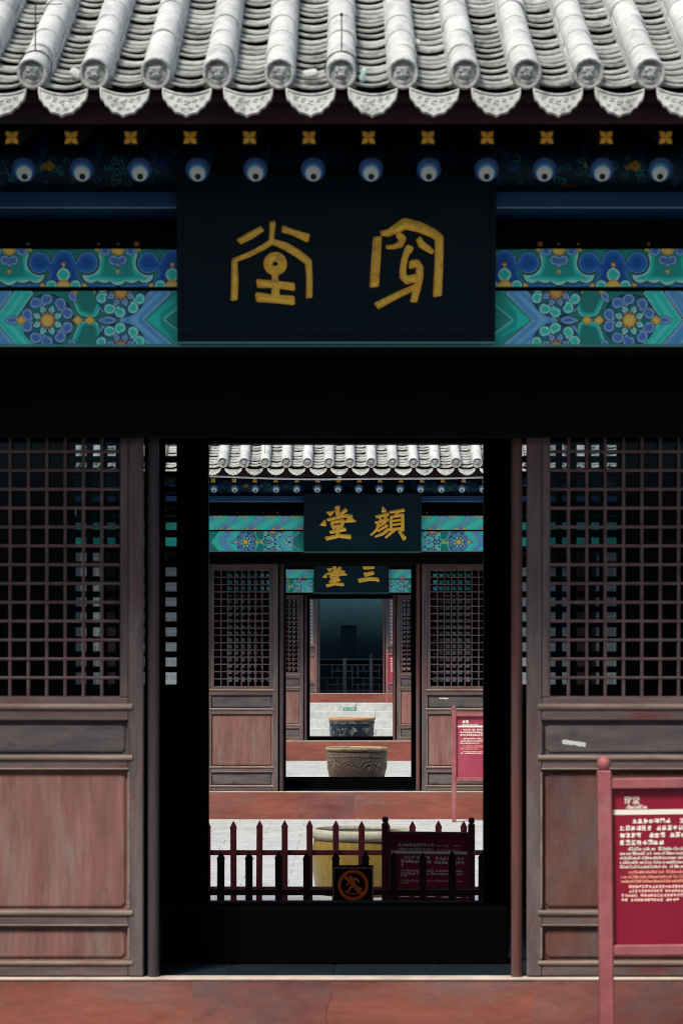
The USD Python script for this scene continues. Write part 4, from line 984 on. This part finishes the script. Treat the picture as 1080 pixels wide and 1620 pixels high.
k = 1 / (6.233 * 466)       # print sizes measured on the nearest sign, metres
X0, Y0 = 42, 55
def rows_front():
    q = []
    for kind, x0, x1, y0, y1, m in [('穿堂', 168, 335, 130, 206, 'cream'), ('en', 165, 410, 216, 255, 'cream'), ('bar', 58, 1560, 264, 314, 'cream'),
            ('zh', 245, 1480, 350, 404, 'cream'), ('zh', 122, 430, 421, 474, 'cream'), ('zh', 485, 1480, 421, 474, 'cream'), ('zh', 122, 360, 491, 545, 'cream'), ('zh', 410, 1480, 491, 545, 'cream'), ('zh', 122, 530, 562, 616, 'cream'),
            ('en', 205, 1500, 634, 668, 'cream'), ('en', 122, 1500, 680, 712, 'cream'), ('en', 122, 1500, 726, 756, 'cream'), ('en', 122, 1500, 770, 800, 'cream'), ('en', 122, 1300, 814, 844, 'cream'),
            ('en', 205, 1500, 866, 896, 'salmon'), ('en', 132, 1500, 914, 943, 'salmon'), ('en', 132, 1300, 957, 987, 'salmon'),
            ('zh', 205, 1500, 1012, 1044, 'rose'), ('zh', 205, 1500, 1056, 1086, 'rose'), ('zh', 132, 1500, 1098, 1130, 'rose'), ('zh', 132, 695, 1142, 1174, 'rose')]:
        q.append((kind, (x0 - X0) * k, (x1 - X0) * k, (y0 - Y0) * k, (y1 - y0) * k, m))
    return q
info_sign('crimson sign in pale red frame before the nearest hall', (.905 + .30, 7.58, 0), .60, 1.102, .441, 1.009, rows_front(), (0, -.6, 0), ('pink', 'crimson'), seed=4)
k2 = 1 / (7.71 * 168.4)
def rows_second():
    q = []
    for kind, x0, x1, y0, y1, m in [('zh', 240, 318, 318, 358, 'cream'), ('en', 240, 432, 362, 382, 'cream'), ('bar', 182, 870, 386, 406, 'cream'), ('zh', 252, 830, 424, 446, 'cream'), ('zh', 215, 830, 456, 480, 'cream'), ('zh', 215, 830, 490, 514, 'cream'),
            ('en', 250, 830, 532, 550, 'cream'), ('en', 215, 830, 556, 572, 'cream'), ('en', 215, 830, 574, 588, 'cream'), ('en', 215, 470, 592, 608, 'cream'), ('en', 248, 830, 622, 640, 'salmon'), ('en', 215, 830, 644, 656, 'salmon'), ('en', 215, 430, 660, 678, 'salmon'), ('zh', 252, 830, 698, 712, 'rose'), ('zh', 220, 830, 716, 734, 'rose')]:
        q.append((kind, (x0 - 167) * k2, (x1 - 167) * k2, (y0 - 274) * k2, (y1 - y0) * k2, m))
    return q
info_sign('sun-faded red sign standing against the second hall, right of its door', (1.06 + .30, 20.95, 0), .60, 1.10, .405, 1.014, rows_second(), (0, 0, 0), ('pink', 'pink2'), post=.040, seed=9)
info_sign('pale red sign beside the farthest doorway', (.915 + .30, 44.6, .846), .60, 1.06, .39, .98, [('zh', .05, .5, .06 + .05 * i, .03, 'cream') for i in range(6)], (0, 0, 0), ('pink', 'pink2'), post=.045, seed=12)
k3 = 1 / (6.0 * 281.6)
def rows_low():
    q = []
    for kind, x0, x1, y0, y1, m in [('zh', 202, 532, 338, 372, 'cream'), ('zh', 566, 790, 350, 374, 'salmon'), ('en', 202, 550, 384, 406, 'cream'), ('en', 566, 812, 388, 410, 'salmon'), ('bar', 134, 860, 414, 440, 'cream'), ('2010年', 256, 360, 458, 490, 'cream'), ('zh', 378, 512, 458, 490, 'cream'), ('zh', 556, 828, 464, 498, 'cream'),
            ('zh', 226, 512, 498, 530, 'cream'), ('zh', 550, 828, 504, 536, 'cream'), ('zh', 226, 256, 538, 566, 'cream'), ('en', 226, 828, 588, 608, 'cream'), ('en', 226, 828, 616, 638, 'cream'), ('en', 226, 292, 638, 656, 'cream'), ('en', 230, 820, 684, 704, 'salmon'), ('en', 230, 312, 708, 726, 'salmon')]:
        q.append((kind, (x0 - 112) * k3, (x1 - 112) * k3, (y0 - 268) * k3, (y1 - y0) * k3, m))
    return q
info_sign('low dark crimson notice behind the picket fence, beside the yellow vat', (.487, 12.5, 0), .488, .583, .12, .487, rows_low(), (0, 0, -10), ('maroon', 'crimson_d'), post=.037, seed=15, rec=.034, rail=.024)

# ------------------------------------------------------------------ picket fences
def picket_fence(label, y, xs, pw, ztop, zr, z0, material, posts=()):
    T = thing('picket_fence', (xs[0], y, z0), label, 'fence', group='picket fences before the yellow vat')
    for i, x in enumerate(xs):
        x = x - xs[0] + rng.uniform(-.003, .003); h = ztop + rng.uniform(-.004, .004); w = pw / 2
        P = Polygon([(x - w, 0), (x + w, 0), (x + w, h - .048), (x + w * 1.15, h - .040), (x + w * .5, h - .016), (x, h), (x - w * .5, h - .016), (x - w * 1.15, h - .040), (x - w, h - .048)])
        P = affinity.rotate(P, rng.uniform(-.5, .5), origin=(x, 0)); y0 = rng.uniform(-.002, .002)
        put(T, 'picket', extrude_y(P, -.011 + y0, .011), material)
    for z, hh in zr: put(T, 'rail', boxvf(-.08, xs[-1] - xs[0] + .08, .0115, .030, z - hh / 2, z + hh / 2, .003), material)
    return T
near = [-.638 + .1527 * i for i in range(-2, 13)]
far = [-.799 + .1527 * i for i in range(-1, 13)]
picket_fence('nearer fence of low dark pickets, black warning square hanging on it', 11.72, near, .038, .453, ((.232, .032), (.05, .03)), 0, 'maroon_d')
picket_fence('taller maroon picket fence just before the yellow vat', 13.28, far, .036, .512, ((.318, .030), (.10, .03)), 0, 'maroon')

# prohibition square on the nearer fence
def no_climbing():
    S = 302.3; T = thing('warning_sign', (0.0585, 11.655, .168), 'black square with orange crossed-out climbing figure, hung on pickets', 'sign', rot=(-11, 0, 0))
    w, h = .215, .215
    b = put(T, 'plate', boxvf(-w / 2, w / 2, -.004, .001, 0, h, .001), 'black')
    c = w / 2; u = 1 / (9.82 * S)      # traced units
    OR = (1.0, .14, .005); PK = (.62, .20, .13)
    to3 = wall_xz(-.0005 - 557 * u, h + 132 * u, u, -.0042)
    P = Paint(None, to3, sbox(-5000, -5000, 5000, 5000), .0002)
    fr = sbox(250, 168, 880, 718).difference(sbox(266, 186, 864, 702)); P.flat(fr, PK)
    P.done(b, 'border', 'print')
    P = Paint(None, to3, sbox(-5000, -5000, 5000, 5000), .0003)
    fig = unary_union([Point(528, 318).buffer(22), brush([(545, 350), (570, 440), (610, 470)], [62, 74, 50]), brush([(560, 350), (620, 345), (652, 400)], [34, 36, 26]), brush([(540, 370), (500, 410), (470, 440)], [30, 24, 24]), brush([(560, 440), (515, 500), (490, 545), (440, 550)], [40, 30, 24, 16]),
                       brush([(600, 450), (640, 490), (705, 500)], [40, 36, 22]), brush([(470, 560), (500, 582), (610, 582), (640, 560)], 13), brush([(660, 490), (640, 530)], 16)])
    P.flat(fig.buffer(0), (1.0, .23, .03)); P.done(b, 'climbing_figure', 'print')
    P = Paint(None, to3, sbox(-5000, -5000, 5000, 5000), .0006)
    ring = Point(566, 446).buffer(240, quad_segs=16).difference(Point(566, 446).buffer(188, quad_segs=16)).union(LineString([(566 - 150, 446 - 160), (566 + 150, 446 + 150)]).buffer(27, cap_style=2))
    P.flat(ring.buffer(0), OR); P.done(b, 'prohibition_ring', 'print')
no_climbing()

# ------------------------------------------------------------------ glazed vats
def vat(label, loc, prof, rim, body_m, rim_m, rel_m=None, scrolls=(), beads=None):
    T = thing('glazed_vat', loc, label, 'vat', group='vats in the yards')
    iz = int(np.argmax([z for r_, z in prof])); put(T, 'body', lathe(prof[:iz + 1], 64), body_m, smooth=50)
    ri = prof[iz][0] - .014; put(T, 'lining', lathe([(ri + .004, rim[-2][1] - .012), (ri, prof[iz][1] - .03), (ri - .01, .10), (0, .095)], 64), 'lining', smooth=50)
    put(T, 'rim', lathe(rim, 64), rim_m, smooth=50)
    pz = np.array([p[1] for p in prof]); pr_ = np.array([p[0] for p in prof]); o = np.argsort(pz); R = lambda z: np.interp(z, pz[o], pr_[o])
    for name, lines, r in scrolls:
        mb = MB()
        for L in lines:
            L = np.asarray(L, float); rad = R(L[:, 1]) + r * .2
            a = -np.pi / 2 + L[:, 0]
            V, F = tube(np.stack([rad * np.cos(a), rad * np.sin(a), L[:, 1]], 1), r, 6); mb.add(V, F)
        put(T, name, mb, rel_m, smooth=True)
    if beads:
        z, r, n = beads; mb = MB(); ic = trimesh.creation.icosphere(1, r)
        for i in range(n):
            a = 2 * np.pi * i / n; rad = R(z) + .001; mb.add(np.array(ic.vertices) + [rad * math.cos(a), rad * math.sin(a), z + (.003 if i % 2 else -.003)], ic.faces)
        put(T, 'beading', mb, rel_m, smooth=True)
    return T
# yellow vat, first yard
vat('plain ochre yellow vat with grey rim behind the fence', (.136, 14.06, 0), [(0, .012), (.245, .012), (.275, 0), (.298, .02), (.318, .14), (.322, .28), (.308, .350), (.296, .352), (.294, .10), (0, .10)],
    [(.300, .345), (.318, .352), (.330, .368), (.331, .392), (.322, .408), (.302, .412), (.292, .404), (.290, .350)], 'yellow', 'rim_g', 'relief')
# brown relief vat, second yard
th = np.linspace(-np.pi, np.pi, 121)
def wavy(z, amp, n, ph=0): return np.stack([th, z + amp * np.sin(n * th + ph)], 1)
rr = random.Random(21)
cl = []
for k in range(9):
    c = -math.pi + 2 * math.pi * k / 9 + .05
    cl.append([(c + .34 * t, .165 + .075 * (1 - t * t) + .010 * math.sin(9 * t)) for t in np.linspace(-1, 1, 22)])
    cl.append([(c + .22 * t, .135 + .070 * (1 - t * t)) for t in np.linspace(-1, 1, 16)])
    cl.append([(c + .05 + .075 * math.cos(a) * (1 - a / 9), .12 + .040 * math.sin(a) * (1 - a / 9)) for a in np.linspace(0, 7.5, 22)])
    cl.append([(c + .34 + .05 * math.cos(a), .10 + .03 * math.sin(a)) for a in np.linspace(0, 5, 12)])
prof = [(0, .012), (.270, .012), (.315, 0), (.335, .02), (.356, .13), (.364, .27), (.366, .325), (.358, .345), (.345, .35), (.340, .10), (0, .10)]
rim = [(.345, .340), (.362, .345), (.380, .358), (.3845, .372), (.378, .386), (.360, .3915), (.340, .388), (.336, .345)]
vat('brown glazed vat with wave relief and buff rim in the middle yard', (.186, 27.0, .124), prof, rim, 'vat_b', 'rim_y', 'relief',
    [('relief_band', [wavy(.318, 0, 1), wavy(.300, 0, 1)], .0042), ('relief_band', [wavy(.283, .005, 60)], .005), ('relief_scroll', cl, .0055)])
# dark vat, third yard
rr = random.Random(5); fig = []
for k in range(10):
    c = -math.pi + 2 * math.pi * k / 10 + .1
    for q in range(7):
        a0 = c + rr.uniform(-.2, .2); z0 = rr.uniform(.10, .26); s_ = rr.uniform(.02, .06); w0 = rr.uniform(0, 6)
        fig.append([(a0 + 1.6 * s_ * math.cos(w0 + a) * (1 - a / 10), z0 + s_ * .8 * math.sin(w0 + a) * (1 - a / 8)) for a in np.linspace(0, 5.5, 14)])
prof = [(0, .012), (.300, .012), (.345, 0), (.362, .02), (.382, .15), (.392, .30), (.396, .365), (.392, .380), (.372, .382), (.365, .10), (0, .10)]
rim = [(.380, .376), (.398, .382), (.408, .396), (.409, .418), (.402, .432), (.386, .436), (.372, .430), (.370, .380)]
vat('blue black vat with carved figures and worn orange rim, farthest of three', (.182, 39.0, .22), prof, rim, 'vat_n', 'rim_o', 'relief_n',
    [('relief_band', [wavy(.366, 0, 1), wavy(.338, 0, 1)], .005), ('relief_scroll', fig, .0095)], beads=(.352, .008, 90))

# ------------------------------------------------------------------ stone steps to the farthest hall
T = thing('stone_steps', (.2, 43.9, .22), 'pale stone steps across the yard below the farthest hall', 'steps')
for i in range(4):
    y0 = -1.05 + .35 * i; z1 = .1565 * (i + 1); j = 0; x = -3.2 - .37 * (i % 2)
    while x < 3.2:
        w_ = 1.22 + .2 * ((j * 7 + i * 3) % 3 - 1)
        put(T, 'step_stone', boxvf(x + .004, x + w_ - .004, y0 + (.004 if i else 0), y0 + (.36 if i < 3 else 1.10), 0 if i == 0 else z1 - .1565 - .03, z1 + .002 * ((j + i) % 2), .008), 'slab'); x += w_; j += 1
T = thing('step_warning_sign', (.152, 43.186, .705), 'small green step warning plate on the stone steps above the dark vat', 'sign')
b = put(T, 'plate', boxvf(-.12, .12, -.003, .001, -.002, .072, .001), 'green')
for i, ch in enumerate('小心台阶'): put(b, 'character', print_mesh(glyph_boxes(ch, -.105 + .054 * i, .012, .046, .048), -.003, rr), 'cream')

# ------------------------------------------------------------------ inside the farthest hall
u = 1 / (6.48 * 75.7); zt = 1.37 + (1071 - 930) / 75.7; yb = 46.5
T = thing('lattice_balustrade', (.2, yb, 1.034), 'grey wooden lattice balustrade inside the farthest hall', 'balustrade')
BX = lambda zx: (480 + zx / 6.48 - 540) / 75.7 - .2
BZ = lambda zy: zt - zy * u - 1.034
for x, top, w_ in ((422, 728, .072), (692, 668, .07), (150, 728, .07), (960, 728, .07)):
    p = put(T, 'post', boxvf(BX(x) - w_ / 2, BX(x) + w_ / 2, -.03, .03, 0, BZ(728) + .012, .005), 'greyrail')
    if top < 700: V, F = lathe([(0, BZ(top)), (.02, BZ(top) - .02), (.022, BZ(715)), (.03, BZ(724)), (.03, BZ(728))], 12); V[:, 0] += BX(x); put(p, 'finial', (V, F), 'greyrail', smooth=50)
for z, h in ((735, .022), (790, .022)): put(T, 'rail', boxvf(BX(100), BX(1010), -.018, .018, BZ(z) - h / 2, BZ(z) + h / 2, .004), 'greyrail')
for a, c, z in ((440, 500, 855), (555, 675, 855), (440, 675, 925), (500, 675, 990), (440, 675, 1055), (290, 405, 855), (170, 405, 925), (240, 405, 990), (170, 405, 1055), (708, 775, 855), (708, 940, 925), (708, 850, 990), (708, 940, 1055)):
    put(T, 'lattice_bar', boxvf(BX(a), BX(c), -.008, .008, BZ(z) - .008, BZ(z) + .008), 'greyrail')
for x, a, c in ((500, 790, 1050), (555, 790, 925), (615, 790, 855), (555, 990, 1090), (615, 925, 1090), (290, 790, 925), (350, 790, 855), (350, 925, 1090), (240, 925, 1090), (775, 790, 925), (775, 990, 1090), (850, 855, 1055)):
    put(T, 'lattice_bar', boxvf(BX(x) - .008, BX(x) + .008, -.0085, .0085, BZ(c), BZ(a)), 'greyrail')
T = thing('framed_panel', (.155, 48.12, 1.84), 'dark framed panel on the back wall behind the balustrade', 'panel')
b = put(T, 'backing', boxvf(-.15, .15, 0, .04, 0, .62), 'dim_blue')
for a in ((-.17, -.15, 0, .62), (.15, .17, 0, .62), (-.17, .17, .6205, .65), (-.17, .17, -.03, -.0005)): put(T, 'frame', boxvf(a[0], a[1], -.02, .04, a[2], a[3], .004), 'dim_blue')
T = thing('altar_table', (.16, 47.75, 1.034), 'low dark altar table under the framed panel', 'table')
put(T, 'tabletop', boxvf(-.75, .75, -.2, .2, .66, .70, .005), 'black')
put(T, 'apron', boxvf(-.70, .70, -.18, -.15, .56, .6595), 'black')
for a in (-.68, .62):
    for c in (-.18, .12): put(T, 'leg', boxvf(a, a + .06, c + .031, c + .085, 0, .6595), 'black')

# ------------------------------------------------------------------ small things
def lightning_rod(label, loc, h, arm=0.0):
    T = thing('lightning_rod', loc, label, 'lightning rod', group='lightning rods on the roofs')
    R = .053
    put(T, 'strap', tube([(R * math.cos(a), 0, R * math.sin(a)) for a in np.radians(np.linspace(-35, 215, 26))], .0024, 6), 'iron', smooth=True)
    r = put(T, 'rod', tube([(0, 0, R), (.0006, .002, R + h * .5), (0, .004, R + h)], .0024, 6), 'iron', smooth=True)
    if arm: put(T, 'conductor', tube([(0, .004, R + h * .96), (arm * .5, .004, R + h * .955), (arm, .004, R + h * .965)], .0016, 6), 'iron', smooth=True)
    else: put(r, 'tip', lathe([(0, R + h + .006), (.005, R + h + .002), (.0055, R + h - .003), (.003, R + h - .007), (0, R + h - .008)], 10), 'iron')
e = 2.985 + .286
def on_roof(x, s, zoff=0): dy, dz, t = at_s(s); return (x, 7.0 + dy, e + dz + zoff)
lightning_rod('thin black rod strapped to the middle tile row of the nearest roof', on_roof(0.0, .065), .118)
lightning_rod('black rod with side wire on the left tile row of the nearest roof', on_roof(-.972, .075), .155, .085)
lightning_rod('faint thin rod on the second roof', (-.706, 20.47, 2.985 + .05 + .267 + .042), .20)

# white cable along the second eaves
xs = np.linspace(-2.6, 2.8, 41); zc = 3.218 - .020 * (1 - ((xs - .12) / 1.2) ** 2).clip(-4, 1) + .003 * np.sin(xs * 4)
T = thing('white_cable', (0, 20.55, 0), 'white cable strung below the eaves of the second hall', 'cable')
put(T, 'cable', tube(np.stack([xs, 0 * xs, zc], 1), .0095, 8), 'white', smooth=True)
for x in (-1.9, -.02, 1.62): put(T, 'clip', boxvf(x - .02, x + .02, -.013, .013, np.interp(x, xs, zc) - .004, np.interp(x, xs, zc) + .022, .003), 'white')

# mortar lumps on the nearest roof
def lump(label, x, s, size, rot, seed):
    ic = trimesh.creation.icosphere(2, 1.0); v = np.array(ic.vertices); v = np.sign(v) * np.abs(v) ** .55
    v = v * np.array(size) * (1 + .35 * (meshkit.fbm(v * 1.7 + seed, 3, seed) - .5)[:, None])
    a = math.radians(rot); v = np.stack([v[:, 0] * math.cos(a) - v[:, 2] * math.sin(a), v[:, 1], v[:, 0] * math.sin(a) + v[:, 2] * math.cos(a)], 1)
    dy, dz, t = at_s(s); p = thing('mortar_lump', (x, 7.0 + dy, e + dz - .020), label, 'mortar lump', group='mortar lumps on the nearest roof')
    put(p, 'lump', (v, ic.faces), 'lump')
lump('tilted pale mortar lump in a left tile channel', -.842, .075, (.020, .012, .014), -30, 1)
lump('pale blue white mortar lump left of the middle rod', -.098, .070, (.024, .012, .013), 8, 2)
lump('narrow mortar lump right of the middle rod', .068, .050, (.009, .012, .022), -12, 3)
lump('small torn mortar lump high in a right tile channel', .243, .47, (.022, .010, .010), -15, 4)

# torn paper strips on the door panels
def strip(label, x, y, z, w, h, rot, seed):
    r = random.Random(seed); top = [(w * (i / 8 - .5), h * (.5 + r.uniform(-.12, .08))) for i in range(9)]; bot = [(w * (i / 8 - .5), -h * (.5 + r.uniform(-.2, .1))) for i in range(9)]
    g = Polygon(top + bot[::-1]).buffer(0); T = thing('paper_strip', (x, y, z), label, 'paper strip', rot=(0, rot, 0), group='paper strips on the doors'); put(T, 'paper', extrude_y(g, -.0008, .0004), 'paper')
strip('torn white paper strip on the right door of the nearest hall', .866, 8.2962, 1.122, .088, .017, 8, 1)
strip('white paper strip on the right door of the second hall', .997, 21.6962, 1.159, .085, .012, 0, 2)
